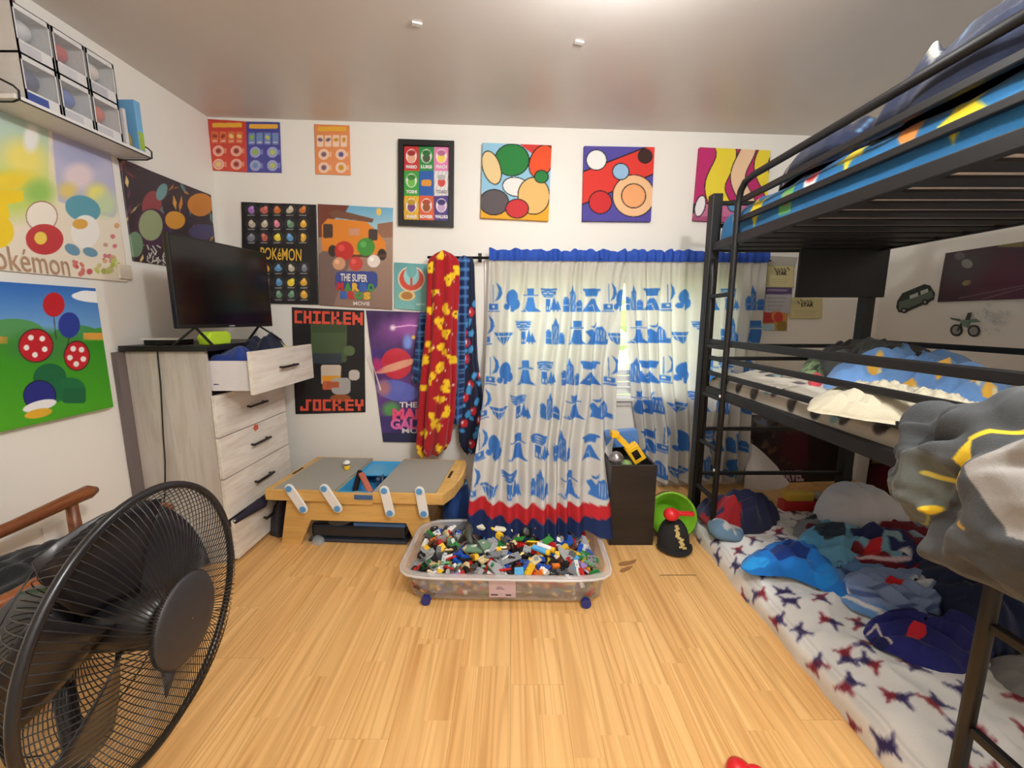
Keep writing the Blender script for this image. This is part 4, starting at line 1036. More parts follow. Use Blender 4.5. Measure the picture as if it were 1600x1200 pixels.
# ================================================================== PLAY TABLE
TH = .335
tc = np.array([-.872, 2.167])
ta = math.atan2(-.067, 1.016)
tx = np.array([math.cos(ta), math.sin(ta), 0]); ty = np.array([-math.sin(ta), math.cos(ta), 0])
def T(a, b, z): return np.array([tc[0], tc[1], 0]) + tx * a + ty * b + np.array([0, 0, z])
def tprism(mb, pts2, z0, z1): return mb.prism([T(a, b, z0) for a, b in pts2], (0, 0, z1 - z0))
t = thing('play_table', T(0, .27, 0), 'low maple play table with two grey play tops and white side arms', 'table')
DEP = .56
M_PLATE = mat('grey_baseplate', (160, 158, 148), .6, bump=.15, scale=200)
for sgn in (-1, 1):
    a0, a1 = (-.51, -.115) if sgn < 0 else (.105, .50)
    mb = MB()
    tprism(mb, [(a0, 0), (a1, 0), (a1, .016), (a0, .016)], TH - .062, TH); tprism(mb, [(a0, DEP - .016), (a1, DEP - .016), (a1, DEP), (a0, DEP)], TH - .062, TH)
    tprism(mb, [(a0, .016), (a1, .016), (a1, DEP - .016), (a0, DEP - .016)], TH - .02, TH - .008)
    e0 = a0 if sgn < 0 else a1 - .045
    tprism(mb, [(e0, .016), (e0 + .045, .016), (e0 + .045, DEP - .016), (e0, DEP - .016)], TH - .008, TH)
    top = mb.build('play_top', M_MAPLE, t, bevel=.003)
    b0, b1 = (a0 + .045, a1) if sgn < 0 else (a0, a1 - .045)
    mb = MB(); tprism(mb, [(b0, .016), (b1, .016), (b1, DEP - .016), (b0, DEP - .016)], TH - .008, TH + .001); mb.build('base_plate', M_PLATE, top)
    mb = MB(); e = a0 + .022 if sgn < 0 else a1 - .022
    tprism(mb, [(e - .008, DEP * .42), (e + .008, DEP * .42), (e + .008, DEP * .62), (e - .008, DEP * .62)], TH, TH + .0012); mb.build('hand_hole', mat('dark_hole', (40, 28, 18), .8), top)
# curved end lip on the right play top
mb = MB()
q = [(.50, .0, TH), (.535, .12, TH - .006), (.555, .30, TH - .002), (.55, .44, TH + .01), (.52, .56, TH)]
mb.prism([T(a, b, z) for a, b, z in q] + [T(.50, .56, TH), T(.50, 0, TH)], (0, 0, -.06)); mb.build('end_lip', M_MAPLE, t)
def side_panel(b0, nm):
    pts = [(-.40, TH - .065), (.39, TH - .065), (.42, .12), (.455, 0), (.33, 0), (.285, .142), (.27, .15), (-.26, .15), (-.275, .142), (-.34, 0), (-.455, 0), (-.43, .12)]
    # convex pieces so the leg cut-out stays open
    mb = MB()
    for poly in ([(-.40, TH - .065), (.39, TH - .065), (.415, .15), (-.425, .15)], [(-.425, .15), (-.27, .15), (-.34, 0), (-.455, 0)], [(.28, .15), (.415, .15), (.455, 0), (.34, 0)]):
        mb.prism([T(a, b0, z) for a, z in poly], ty * .018)
    return mb.build(nm, M_MAPLE, t)
side_panel(.022, 'front_panel'); side_panel(DEP - .04, 'rear_panel')
mb = MB(); mb.prism([T(-.115, .006, TH - .075), T(.105, .006, TH - .075), T(.105, .006, TH - .012), T(-.115, .006, TH - .012)], ty * .016); mb.build('middle_rail', M_MAPLE, t)
M_KNOB = mat('blue_knob', (92, 158, 214), .4)
for (p0, p1) in (((451, 764), (473, 796)), ((506, 764), (527, 795)), ((600, 767), (609, 802)), ((655, 768), (662, 803))):
    def ot(px, py, b):
        r = ray(px, py); p0_ = T(0, b, 0); return EYE + r * (np.dot(p0_ - EYE, ty) / np.dot(r, ty))
    A, B = ot(*p0, -.012), ot(*p1, -.012)
    d = (B - A) / np.linalg.norm(B - A); s = np.cross(d, ty); r = .026
    pts = [A + r * (math.cos(q) * s - math.sin(q) * d) for q in np.linspace(0, math.pi, 9)] + [B - r * (math.cos(q) * s - math.sin(q) * d) for q in np.linspace(0, math.pi, 9)]
    mb = MB(); mb.prism(pts, ty * .012); arm = mb.build('side_arm', M_WHITE, t, bevel=.003)
    for c in (A, B): MB().cyl(c - ty * .004, c + ty * .024, .0175, 18).build('pivot_knob', M_KNOB, arm)
# blue tray sunk in the middle
M_BLUE = mat('sky_blue_plastic', (76, 172, 222), .35)
mb = MB(); z0, z1 = TH - .12, TH - .012; a0, a1, b0, b1 = -.112, .102, .03, DEP - .03; w = .006
for (p, z, zz) in (([(a0, b0), (a1, b0), (a1, b0 + w), (a0, b0 + w)], z0, z1), ([(a0, b1 - w), (a1, b1 - w), (a1, b1), (a0, b1)], z0, z1), ([(a0, b0 + w), (a0 + w, b0 + w), (a0 + w, b1 - w), (a0, b1 - w)], z0, z1), ([(a1 - w, b0 + w), (a1, b0 + w), (a1, b1 - w), (a1 - w, b1 - w)], z0, z1), ([(a0 + w, b0 + w), (a1 - w, b0 + w), (a1 - w, b1 - w), (a0 + w, b1 - w)], z0, z0 + w), ([(a0 + w, .31), (a1 - w, .31), (a1 - w, b1 - w), (a0 + w, b1 - w)], TH - .03, TH - .022)):
    tprism(mb, p, z, zz)
mb.build('storage_tray', M_BLUE, t)
mb = MB(); mb.prism([T(.0, .002, TH - .045), T(.105, .002, TH - .045), T(.105, .002, TH - .018), T(.0, .002, TH - .018)], ty * .005); mb.build('tray_pull', mat('slate_blue', (66, 100, 148), .5), t, bevel=.002)
# toys lying in the tray
MB().bar(T(-.06, .24, TH + .012), T(.06, .08, TH - .035), .035, .02).build('toy_brush', mat('salmon_plastic', (190, 106, 84), .5), label='salmon coloured toy brush leaning in the blue tray', category='toy', bevel=.006)
MB().bar(T(-.085, .28, TH + .012), T(-.05, .1, TH - .08), .028, .024).build('toy_baton', M_BLACK, label='black toy baton sticking up in the blue tray', category='toy', bevel=.005)
mb = MB(); mb.ball(T(-.02, .07, TH - .05), (.045, .03, .022), 10, 6); mb.ball(T(.01, .075, TH - .045), (.018, .018, .016), 8, 6); mb.build('toy_car', mat('yellow_plastic', (232, 194, 50), .4), smooth=True, label='yellow toy at the front of the blue tray', category='toy')
mb = MB(); mb.tube([T(.05, .22, TH - .1), T(.05, .22, TH - .02), T(.075, .24, TH + .005), T(.085, .2, TH - .02)], .007, 8); mb.ball(T(.05, .22, TH - .015), .014, 8, 6); mb.build('toy_hook', mat('slate_plastic', (70, 90, 116), .5), smooth=True, label='slate grey hooked toy at the right of the blue tray', category='toy')
# little figure on the left play top
c = T(-.19, .33, TH + .001)
t2 = thing('toy_figurine', c, 'tiny figurine with a white cap on the left grey play top', 'figurine')
MB().lathe(c, [(.016, 0), (.019, .006), (.019, .026), (.014, .030)], 12).build('body', mat('yellow_plastic', (232, 194, 50), .4), t2, smooth=True)
MB().lathe(c + np.array([0, 0, .030]), [(.016, 0), (.022, .006), (.022, .010)], 12).build('face_band', mat('dark_plum', (60, 44, 64), .5), t2, smooth=True)
MB().lathe(c + np.array([0, 0, .040]), [(.024, 0), (.022, .008), (.012, .018), (.003, .020)], 12).build('cap', M_WHITE, t2, smooth=True)
# storage tote under the table
mb = MB()
t2 = thing('storage_tote', T(-.02, .25, 0), 'dark smoky plastic tote with a blue lid under the play table', 'tote')
tprism(MB(), [(-.30, .06), (.26, .06), (.26, .44), (-.30, .44)], .02, .105).build('tub', mat('smoky_plastic', (36, 40, 48), .25), t2, bevel=.02)
tprism(MB(), [(-.04, .05), (.27, .05), (.27, .45), (-.04, .45)], .105, .13).build('lid', mat('blue_lid', (62, 108, 168), .35), t2, bevel=.008)
tprism(MB(), [(-.31, .05), (.27, .05), (.27, .45), (-.31, .45)], .002, .02).build('base_rim', mat('slate_dark', (54, 60, 72), .4), t2, bevel=.004)
MB().ball(T(-.14, .12, .11), (.09, .06, .035), 14, 8).build('plastic_bag', mat_clear('grey_bag', (90, 92, 98), .8, .15), smooth=True, label='grey plastic bag on the open half of the tote', category='bag')
heap('plastic_wrap', [(490, 842), (505, 838), (508, 846), (500, 852), (488, 850)], .001, .05, mat_clear('wrap_film', (190, 196, 200), .5, .2), (190, 196, 200), 'crumpled clear plastic wrap by the left leg of the play table', 'wrapper', seed=3, nt=40, nr=10, amp=.7)
# blue bag between table and curtain
heap('drawstring_bag', [(on_z(690, 830, 0)[0], 2.42), (on_z(690, 830, 0)[0] + .17, 2.42), (on_z(690, 830, 0)[0] + .2, 2.62), (on_z(690, 830, 0)[0], 2.66)], .001, .33, M_CLOTH, lambda x, y: np.where((fbm(x * 9, y * 9, 3) > .52)[..., None], np.array([90, 150, 176.]), np.array([36, 70, 132.])), 'blue and teal bag on the floor between play table and curtain', 'bag', seed=8, nt=60, nr=16)

# ================================================================== CURTAIN ROD, CURTAINS
ROD_OFF = .075
za = on_back(745, 404, ROD_OFF); zb2 = on_back(1196, 404, ROD_OFF)
t = thing('curtain_rod', (za + zb2) / 2, 'dark metal curtain rod above the window', 'rod')
ra = on_back(668, 402, ROD_OFF); rz = ra[2]
rb = np.array([zb2[0], zb2[1], rz])
MB().cyl(ra, rb, .009, 12).build('rod', M_BLACKMETAL, t, smooth=True)
for px in (750, 1194):
    c = on_back(px, 398, 0); p = backpt(c[0], rz)
    mb = MB(); mb.bar(p + NB * .001, p + NB * ROD_OFF, .012, .012); mb.obox(p + NB * .004 + np.array([0, 0, .01]), (.012, 0, 0), NB * .003, (0, 0, .03)); mb.build('rod_bracket', M_BLACKMETAL, t)

CB = (70, 128, 205)
def m_sail(P, x, y, s=1.0):
    P.line([(x - 1, y - 42 * s), (x - 1, y - 14 * s)], 1.2, CB)
    pts = [(x + 3, y - 46 * s), (x + 11, y - 38 * s), (x + 13, y - 28 * s), (x + 9, y - 20 * s), (x + 1, y - 16 * s), (x + 6, y - 25 * s), (x + 7, y - 34 * s)]; P.poly(pts, CB)
    P.rect(x - 8, y - 12 * s, x + 6, y - 3, CB); P.rect(x - 3, y - 10 * s, x + 1, y - 6, (222, 220, 214)); P.rect(x - 10, y - 1.6, x + 9, y + .6, CB, r=1)
def m_bush(P, x, y, s=1.0):
    P.ell(x, y - 22 * s, 9, 13 * s, CB, .15); P.ell(x + 5, y - 12 * s, 7, 9 * s, CB); P.ell(x - 8, y - 8 * s, 5, 5 * s, CB); P.rect(x - 2, y - 10, x + 4, y, CB, r=2)
def m_hat(P, x, y, s=1.0):
    P.rect(x - 5, y - 37 * s, x + 6, y - 27 * s, CB); P.rect(x - 12, y - 26.4 * s, x + 12, y - 24.6 * s, CB, r=.8)
    P.poly([(x - 4, y - 23 * s), (x + 5, y - 23 * s), (x + 8, y - 6), (x + 16, y), (x - 16, y), (x - 8, y - 6)], CB); P.line([(x - 14, y - 1), (x - 8, y - 4), (x - 5, y)], .9, (222, 220, 214))
def m_mush(P, x, y, s=1.0):
    P.poly([(x - 14, y - 36 * s), (x + 12, y - 36 * s), (x + 10, y - 27 * s), (x + 5, y - 22 * s), (x - 7, y - 22 * s), (x - 12, y - 27 * s)], CB)
    for k in range(3): P.line([(x - 13, y - (33 - 3.6 * k) * s), (x - 1, y - (31.6 - 3.6 * k) * s), (x + 11, y - (33 - 3.6 * k) * s)], .9, (222, 220, 214))
    P.rect(x - 5, y - 20 * s, x + 3, y, CB)
    for k in range(2): P.rect(x - 3.4 + 4 * k, y - 8, x - 1.4 + 4 * k, y - 3, (222, 220, 214))
    for q, hh in ((8, 24), (13, 18)): P.poly([(x + q, y - hh * s), (x + q + 5, y - 3), (x + q + 1, y - 3), (x + q + 1, y), (x + q - 1, y), (x + q - 1, y - 3), (x + q - 5, y - 3)], CB)
def m_sky(P, x, y, s=1.0):
    P.poly([(x, y - 42 * s), (x + 3, y - 32 * s), (x + 5, y - 30 * s), (x + 5, y), (x - 5, y), (x - 5, y - 30 * s), (x - 3, y - 32 * s)], CB); P.line([(x, y - 28 * s), (x, y - 2)], .8, (222, 220, 214))
    P.line([(x - 2.6, y - 28 * s), (x - 2.6, y - 2)], .5, (222, 220, 214)); P.line([(x + 2.6, y - 28 * s), (x + 2.6, y - 2)], .5, (222, 220, 214))
    for q, hh in ((-10, 20), (10, 15)): P.rect(x + q - 4, y - hh * s, x + q + 4, y, CB); P.rect(x + q - 2.4, y - (hh + 3) * s, x + q + 2.4, y - hh * s, CB); P.line([(x + q - 3, y - hh * .5), (x + q + 3, y - hh * .5)], .8, (222, 220, 214))
def m_bowl(P, x, y, s=1.0):
    P.poly([(x - 14, y - 36 * s), (x + 14, y - 36 * s), (x + 14, y - 33 * s), (x + 11, y - 32 * s), (x + 9, y - 24 * s), (x - 9, y - 24 * s), (x - 11, y - 32 * s), (x - 14, y - 33 * s)], CB)
    P.poly([(x - 2, y - 20 * s), (x + 3, y - 20 * s), (x + 9, y - 9), (x + 15, y), (x - 15, y), (x - 8, y - 9)], CB); P.line([(x - 5, y - 8), (x, y - 11), (x + 3, y)], .9, (222, 220, 214))
def m_tri(P, x, y, s=1.0):
    P.poly([(x - 15, y - 18 * s), (x + 15, y - 18 * s), (x + 7, y - 5), (x, y + 1), (x - 7, y - 5)], CB); P.line([(x - 11, y - 12 * s), (x + 11, y - 12 * s)], 1.4, (222, 220, 214))
    for k in (-6, 0, 6): P.line([(x + k * 1.5, y - 18 * s), (x + k * .5, y)], .8, (222, 220, 214))
def m_rock(P, x, y, s=1.0):
    P.poly([(x - 14, y), (x - 10, y - 10), (x - 16, y - 20 * s), (x - 8, y - 24 * s), (x - 3, y - 18 * s), (x, y - 26 * s), (x + 8, y - 28 * s), (x + 13, y - 20 * s), (x + 14, y - 8), (x + 19, y - 8), (x + 19, y)], CB)
    P.poly([(x - 10, y - 28 * s), (x - 3, y - 30 * s), (x + 2, y - 36 * s), (x, y - 28 * s), (x - 5, y - 25 * s)], CB)
    for k in range(4): P.line([(x + 1 + 3 * k, y - 22 * s), (x + 1 + 3 * k, y - 5)], .8, (222, 220, 214))
def band_lines(P, xs_, y1, y2, y3, c1, c2):
    P.poly(list(zip(xs_, y1)) + list(zip(xs_[::-1], y2[::-1])), c1); P.poly(list(zip(xs_, y2)) + list(zip(xs_[::-1], y3[::-1])), c2)

CW = (224, 221, 213)
PL_ = Paint(700, 385, 1000, 870, 2.2, CW)
for y, row in ((487, [(m_sail, 772), (m_bush, 800), (m_hat, 829), (m_mush, 858), (m_sky, 895), (m_bowl, 925), (m_sail, 951), (m_bush, 972)]), (538, [(m_sail, 760), (m_tri, 787), (m_mush, 819), (m_sky, 868), (m_hat, 902), (m_rock, 932), (m_tri, 964)]),
               (601, [(m_sail, 767), (m_bush, 789), (m_hat, 821), (m_mush, 852), (m_sky, 891), (m_bowl, 922), (m_sail, 953)]), (654, [(m_sail, 755), (m_tri, 779), (m_mush, 811), (m_sky, 859), (m_hat, 897), (m_rock, 937)]),
               (718, [(m_sail, 750), (m_bush, 772), (m_hat, 809), (m_mush, 842), (m_sky, 878), (m_bowl, 922)]), (776, [(m_sail, 738), (m_tri, 764), (m_mush, 797), (m_sky, 844), (m_hat, 889), (m_rock, 934)])):
    for fn, x in row: fn(PL_, x, y, 1.0 if y < 700 else 1.06)
xs_ = [700, 735, 752, 775, 800, 840, 880, 920, 957, 1000]
band_lines(PL_, xs_, [778, 779, 777, 784, 787, 789, 788, 790, 780, 778], [800, 801, 798, 806, 811, 813, 812, 812, 800, 798], [870] * 10, (204, 44, 50), (34, 50, 96))
PR_ = Paint(960, 385, 1230, 800, 2.2, CW)
for y, row in ((485, [(m_sky, 990), (m_bowl, 1018), (m_sail, 1043), (m_bush, 1069), (m_hat, 1110), (m_mush, 1140), (m_sky, 1178)]), (536, [(m_hat, 997), (m_rock, 1026), (m_tri, 1064), (m_mush, 1096), (m_sky, 1142), (m_hat, 1180)]),
               (598, [(m_sky, 993), (m_bowl, 1014), (m_sail, 1039), (m_bush, 1067), (m_hat, 1108), (m_mush, 1133), (m_sky, 1170)]), (646, [(m_hat, 1000), (m_rock, 1022), (m_tri, 1058), (m_mush, 1090), (m_sky, 1130), (m_hat, 1168)]),
               (706, [(m_bowl, 1014), (m_sail, 1037), (m_bush, 1064), (m_mush, 1110), (m_sky, 1152)]), (748, [(m_rock, 1024), (m_tri, 1058), (m_sky, 1104), (m_bush, 1146)])):
    for fn, x in row: fn(PR_, x, y, .95)
PR_.rect(960, 757, 1230, 774, (190, 40, 48)); PR_.rect(960, 774, 1230, 800, (34, 50, 96))

def curtain(P, label, edgeL, edgeR, off_fn, ztop, zbot, nf, seed, nrow=250, ncol=190):
    t_ = np.linspace(0, 1, nrow)
    z = ztop + (zbot - ztop) * t_; off = off_fn(t_)
    co = np.zeros((nrow, ncol, 3)); base = np.zeros((nrow, ncol, 3))
    for i in range(nrow):
        p = backpt(.1, z[i], off[i]); px, py = proj(p)
        xl, xr = np.interp(py, *edgeL), np.interp(py, *edgeR)
        r0 = ray(xl, py); r1 = ray(xr, py)
        a = [EYE + r * (np.dot(np.array([0, D0, 0]) + NB * off[i] - EYE, NB) / np.dot(r, NB)) for r in (r0, r1)]
        s = np.linspace(0, 1, ncol)[:, None]
        base[i] = a[0] * (1 - s) + a[1] * s; base[i, :, 2] = z[i]
    s = np.linspace(0, 1, ncol)[None]; tt = t_[:, None]
    wob = fbm(s * 4 + 0 * tt, tt * 2 + 0 * s, seed, 2) - .5
    fine = np.sin(2 * np.pi * nf * 1.9 * (s + wob * .04)); coarse = np.sin(2 * np.pi * nf * (s + wob * .16) + 1)
    k = np.clip(tt * 3.2, 0, 1)
    disp = (1 - k) * .010 * fine + (.006 + .020 * k + .012 * tt) * coarse + .016 * k * wob
    disp = np.where(tt < .03, disp * .8, disp)
    co = base + NB * disp[..., None]
    co[..., 2] += .012 * tt * (wob * 3) * (tt > .9) 
    px, py = proj(base); col = P.sample(px, py)
    top = thing('curtain', base[0, ncol // 2], label, 'curtain')
    mesh_np('curtain_panel', co, grid_faces(nrow, ncol), M_CURTAIN, top, col)
    # gathered blue heading above the rod pocket
    n2 = 9; hd_ = np.zeros((n2, ncol, 3))
    for j in range(n2):
        b = j / (n2 - 1)
        hd_[j] = co[0] + NB * (.010 * np.sin(b * 3.1) + .018 * (.3 + .7 * b) * (np.abs(np.sin(np.pi * nf * 1.5 * s[0] + 5 * wob[0])) - .5))[:, None]
        hd_[j, :, 2] += -.030 + b * (.054 + .026 * fbm(s[0] * nf * 2.2, s[0] * 0 + 1, seed, 2) + .010 * np.abs(np.sin(2 * np.pi * nf * .8 * s[0] + 3 * wob[0])))
    mesh_np('ruffle', hd_ + NB * .014, grid_faces(n2, ncol), mat('royal_blue_cloth', (38, 80, 178), .8), top)
def sstep(a): a = np.clip(a, 0, 1); return a * a * (3 - 2 * a)
curtain(PL_, 'left printed curtain panel, pulled forward so its navy hem drapes into the clear bin', ([400, 520, 600, 660, 720, 780, 830, 860], [764, 761, 757, 750, 740, 733, 728, 724]), ([400, 430, 520, 592, 640, 700, 780, 832, 860], [984, 977, 968, 962, 960, 956, 955, 958, 960]),
        lambda q: .075 + .80 * sstep((q - .25) / .85) ** 1.2 + .16 * np.clip((q - .9) / .1, 0, 1), rz + .012, .172, 9, 3)
curtain(PR_, 'right printed curtain panel hanging straight, partly behind the bunk bed', ([400, 430, 520, 600, 700, 760], [978, 978, 981, 986, 1000, 1003]), ([400, 500, 600, 700, 770], [1198, 1188, 1178, 1167, 1160]),
        lambda q: .085 + .0 * q, rz + .012, .06, 9, 11)

# ================================================================== ROBES ON THE ROD END
def hanging(name, rows, ydep, thick, P, label, nf, amp, seed, nz=110, nth=120, group=None, cat='robe'):
    rows = np.array(rows, float)
    pyq = np.linspace(rows[0, 0], rows[-1, 0], nz)
    L, R = np.interp(pyq, rows[:, 0], rows[:, 1]), np.interp(pyq, rows[:, 0], rows[:, 2])
    th = np.linspace(0, 2 * np.pi, nth, endpoint=False)
    co = np.zeros((nz, nth, 3)); base = np.zeros_like(co)
    for i in range(nz):
        a, b = on_y(L[i], pyq[i], ydep), on_y(R[i], pyq[i], ydep)
        c = (a + b) / 2; w = (b[0] - a[0]) / 2; q = i / (nz - 1)
        e = min(1, (q / .05) ** .5 + .08) * (1 if q < .99 else .8)
        f = 1 + 3.0 * amp * (np.abs(np.sin(nf * .5 * th + 2.4 * fbm(th * 1.2, th * 0 + q * 2, seed, 2) + q * .8)) - .6) * (.4 + .6 * q)
        base[i] = np.stack([c[0] + w * np.cos(th), np.full(nth, ydep), np.full(nth, c[2])], -1)
        dp = thick * (.75 + .25 * q); w = w * (1 + .10 * (fbm(q * 9 + seed, 1.0, seed, 2) - .5)); hem = -.075 * q ** 4 * (fbm(np.cos(th) * 2.2, np.sin(th) * 2.2, seed + 1, 2) - .35)
        co[i] = np.stack([c[0] + w * e * np.cos(th) * (1 + (f - 1) * .25), ydep - dp * e * np.sin(th) * f, c[2] + hem], -1)
    px, py = proj(base); col = P.sample(px, py)
    F = grid_faces(nz, nth, True)
    return props(mesh_np(name, co, F, M_CLOTH, None, col), label, cat, group)
P = Paint(640, 384, 730, 720, 3, (166, 24, 34))
r = random.Random(6)
for (x, y) in ((690, 398), (672, 420), (702, 438), (680, 458), (712, 425), (698, 480), (690, 505), (672, 540), (700, 520), (694, 545), (664, 562), (688, 575), (676, 590), (700, 600), (662, 605), (690, 620), (682, 650), (668, 670), (700, 640), (684, 660), (660, 700), (690, 698), (712, 490), (676, 480), (706, 560)):
    for k in range(3): P.ell(x + r.uniform(-4, 4), y + r.uniform(-6, 6), r.uniform(2.5, 5), r.uniform(4, 8), (238, 196, 34), r.uniform(0, 3))
    P.line([(x + 8, y), (x + 10, y + 3)], 1, (236, 226, 214)); P.ell(x + 1, y, .9, .9, (60, 30, 20))
t_red = hanging('bathrobe', [(391, 684, 702), (397, 674, 712), (410, 669, 717), (450, 667, 718), (490, 667, 715), (530, 664, 713), (600, 659, 711), (650, 655, 708), (690, 652, 702), (709, 654, 692)], 2.79, .075, P, 'red plush robe with yellow blotches hanging from the rod end', 7, .34, 2)
P = Paint(640, 390, 750, 680, 3, (26, 44, 92))
for k in range(30):
    P.rect(640, 392 + k * 14, 750, 395 + k * 14, (92, 150, 206), .75); P.rect(640, 398 + k * 14, 750, 399 + k * 14, (150, 196, 226), .5)
for k in range(10): P.rect(642 + k * 12, 390, 646 + k * 12, 680, (80, 136, 196), .6)
hanging('plaid_robe', [(399, 714, 736), (410, 711, 738), (480, 708, 738), (600, 703, 733), (656, 701, 726)], 2.86, .03, P, 'blue plaid robe hanging between the red robe and the navy one', 5, .25, 5)
hanging('plaid_sleeve', [(488, 656, 668), (540, 650, 667), (575, 645, 664), (594, 645, 658)], 2.88, .02, P, 'blue plaid sleeve showing left of the red robe', 4, .2, 6, 50, 50, None, 'clothing')
P = Paint(700, 394, 780, 720, 3, (24, 32, 58))
for (x, y) in ((737, 488), (731, 535), (736, 600), (752, 585), (740, 640), (750, 655), (738, 690), (726, 520), (730, 560), (726, 660), (752, 690), (728, 620)):
    c = r.choice([(196, 34, 46), (70, 150, 206)])
    P.ell(x, y, 5, 6.5, (196, 34, 46)); P.ell(x - 2, y - 1, 1.4, 2.2, (236, 236, 240)); P.ell(x + 6, y - 14, 4, 6, (70, 150, 206), .5); P.ell(x - 3, y + 12, 4, 3, (70, 150, 206))
hanging('pajama', [(401, 732, 741), (412, 729, 741), (480, 726, 743), (560, 722, 746), (620, 720, 754), (670, 716, 760), (692, 718, 758), (706, 728, 746)], 2.87, .035, P, 'navy pajama with red and blue spots hanging nearest the curtain', 5, .28, 8, group=None, cat='clothing')

# ================================================================== BLACK BOX OF TOYS BY THE WINDOW
BX0, BX1, BY0, BY1, BZ = .552, .803, 2.20, 2.62, .475
t = thing('storage_cube', ((BX0 + BX1) / 2, (BY0 + BY1) / 2, 0), 'tall open black wooden box full of toys below the curtain gap', 'box')
M_BLKWOOD = mat_wood('black_brown_wood', (24, 19, 17), (38, 31, 28), 0, 1.5, .45, 0, 9)
mb = MB(); w = .014
for (a, b) in (((BX0, BY0, 0), (BX1, BY0 + w, BZ)), ((BX0, BY1 - w, 0), (BX1, BY1, BZ)), ((BX0, BY0 + w, 0), (BX0 + w, BY1 - w, BZ)), ((BX1 - w, BY0 + w, 0), (BX1, BY1 - w, BZ))):
    MB().box(a, b).build('side_panel', M_BLKWOOD, t, bevel=.0015)
MB().box((BX0 + w, BY0 + w, .02), (BX1 - w, BY1 - w, .40)).build('inner_floor', M_BLKWOOD, t)
t = thing('toy_excavator', (.66, 2.36, .43), 'yellow toy excavator arm sticking out of the black box', 'toy')
M_YEL = mat('excavator_yellow', (240, 188, 30), .4)
mb = MB(); mb.bar((.60, 2.36, .615), (.685, 2.33, .53), .035, .028); mb.bar((.685, 2.33, .53), (.715, 2.34, .56), .03, .025); mb.build('boom', M_YEL, t, bevel=.004)
mb = MB(); mb.obox((.715, 2.33, .505), (.032, 0, .022), (0, .035, 0), (-.028, 0, .042)); mb.build('cab', M_YEL, t, bevel=.005)
mb = MB(); mb.obox((.714, 2.294, .505), (.016, 0, .011), (0, .001, 0), (-.014, 0, .022)); mb.build('cab_window', M_BLACK, t)
mb = MB(); mb.obox((.60, 2.36, .61), (.022, 0, .0), (0, .03, 0), (0, 0, .018)); mb.build('bucket_scoop', M_YEL, t, bevel=.004)
MB().obox((.675, 2.50, .545), (.10, 0, .008), (0, .03, 0), (-.004, 0, .05)).build('game_carton', mat('carton_blue', (86, 132, 196), .45), label='blue carton standing behind the yellow excavator', category='box', bevel=.002)
MB().ball((.60, 2.30, .475), (.045, .045, .05), 14, 9).build('foil_ball', mat('silver_foil', (170, 164, 166), .25, .8), smooth=True, label='shiny silver ball at the left front corner of the black box', category='ball')
MB().ball((.655, 2.275, .45), (.03, .03, .032), 12, 8).build('toy_ball', mat('olive_ball', (120, 150, 90), .5), smooth=True, label='small green ball at the front of the black box', category='ball')

# ================================================================== BUCKET, CAP AND SCOOP BY THE LADDER
ax = np.array([-.22, -.90, .34]); ax /= np.linalg.norm(ax)
bc = np.array([.945, 2.30, .132])
t = thing('toy_bucket', (bc[0], bc[1], 0), 'lime green bucket lying on its side by the bunk ladder', 'bucket')
MB().lathe(bc, [(.085, -.19), (.088, -.19), (.128, 0), (.136, .006), (.136, -.008), (.130, -.008)][:4] + [(.122, 0), (.080, -.18), (.001, -.18)], 32, ax, cap=False).build('pail', mat('lime_green', (126, 186, 44), .35), t, smooth=True)
mb = MB(); u = np.cross(ax, [0, 0, 1.0]); u /= np.linalg.norm(u); w_ = np.cross(u, ax)
mb.tube([bc + .139 * (math.cos(q) * w_ + math.sin(q) * u) + ax * (.01 - .05 * math.sin(q)) for q in np.linspace(.15, 2.9, 16)], .0025, 6); mb.build('wire_handle', M_BLACKMETAL, t, smooth=True)
cx, cy = .905, 2.115
t = thing('baseball_cap', (cx, cy, 0), 'black cap with a gold scrawl, propped in front of the green bucket', 'cap')
mb = MB(); n_ = 24
V = []; 
for j, q in enumerate(np.linspace(0, 1, 10)):
    for k in range(n_):
        a = 2 * math.pi * k / n_
        rr = (1 - q ** 2.6) ** .5
        V.append((cx + .088 * rr * math.cos(a), cy + .05 + .075 * rr * math.sin(a) + .02 * q, .012 + .165 * q))
mb.add(V, [(j * n_ + k, j * n_ + (k + 1) % n_, (j + 1) * n_ + (k + 1) % n_, (j + 1) * n_ + k) for j in range(9) for k in range(n_)])
M_CAP = mat('black_twill', (27, 27, 28), .85, bump=.3, scale=300)
mb.build('crown', M_CAP, t, smooth=True)
mb = MB(); pts = [(cx + .098 * math.cos(a), cy + .045 + .098 * math.sin(a), .014 + .010 * math.cos(a) ** 2) for a in np.linspace(math.pi, 2 * math.pi, 16)]
mb.prism(pts, (0, 0, .008)); mb.build('brim', M_CAP, t)
mb = MB()
r = random.Random(2)
for k in range(13):
    q = .18 + .055 * k; rr = (1 - q ** 2.6) ** .5; a = -math.pi / 2 + .25 - .035 * k + r.uniform(-.12, .12)
    for s_ in (0, .1): 
        p = np.array((cx + .0905 * rr * math.cos(a + s_), cy + .05 + .078 * rr * math.sin(a + s_) + .02 * q, .012 + .165 * q)); mb.obox(p, (.007, 0, .001 * r.uniform(-2, 2)), (0, .001, .0006), (0, .001, .0045))
mb.build('gold_scrawl', mat('gold_thread', (206, 184, 120), .5, .2), t)
t = thing('toy_scoop', (cx, cy + .04, .18), 'red toy scoop resting on the black cap', 'toy')
M_RED = mat('red_plastic', (214, 34, 40), .35)
MB().ball((cx - .03, cy + .03, .215), (.042, .04, .036), 16, 10).build('scoop_bowl', M_RED, t, smooth=True)
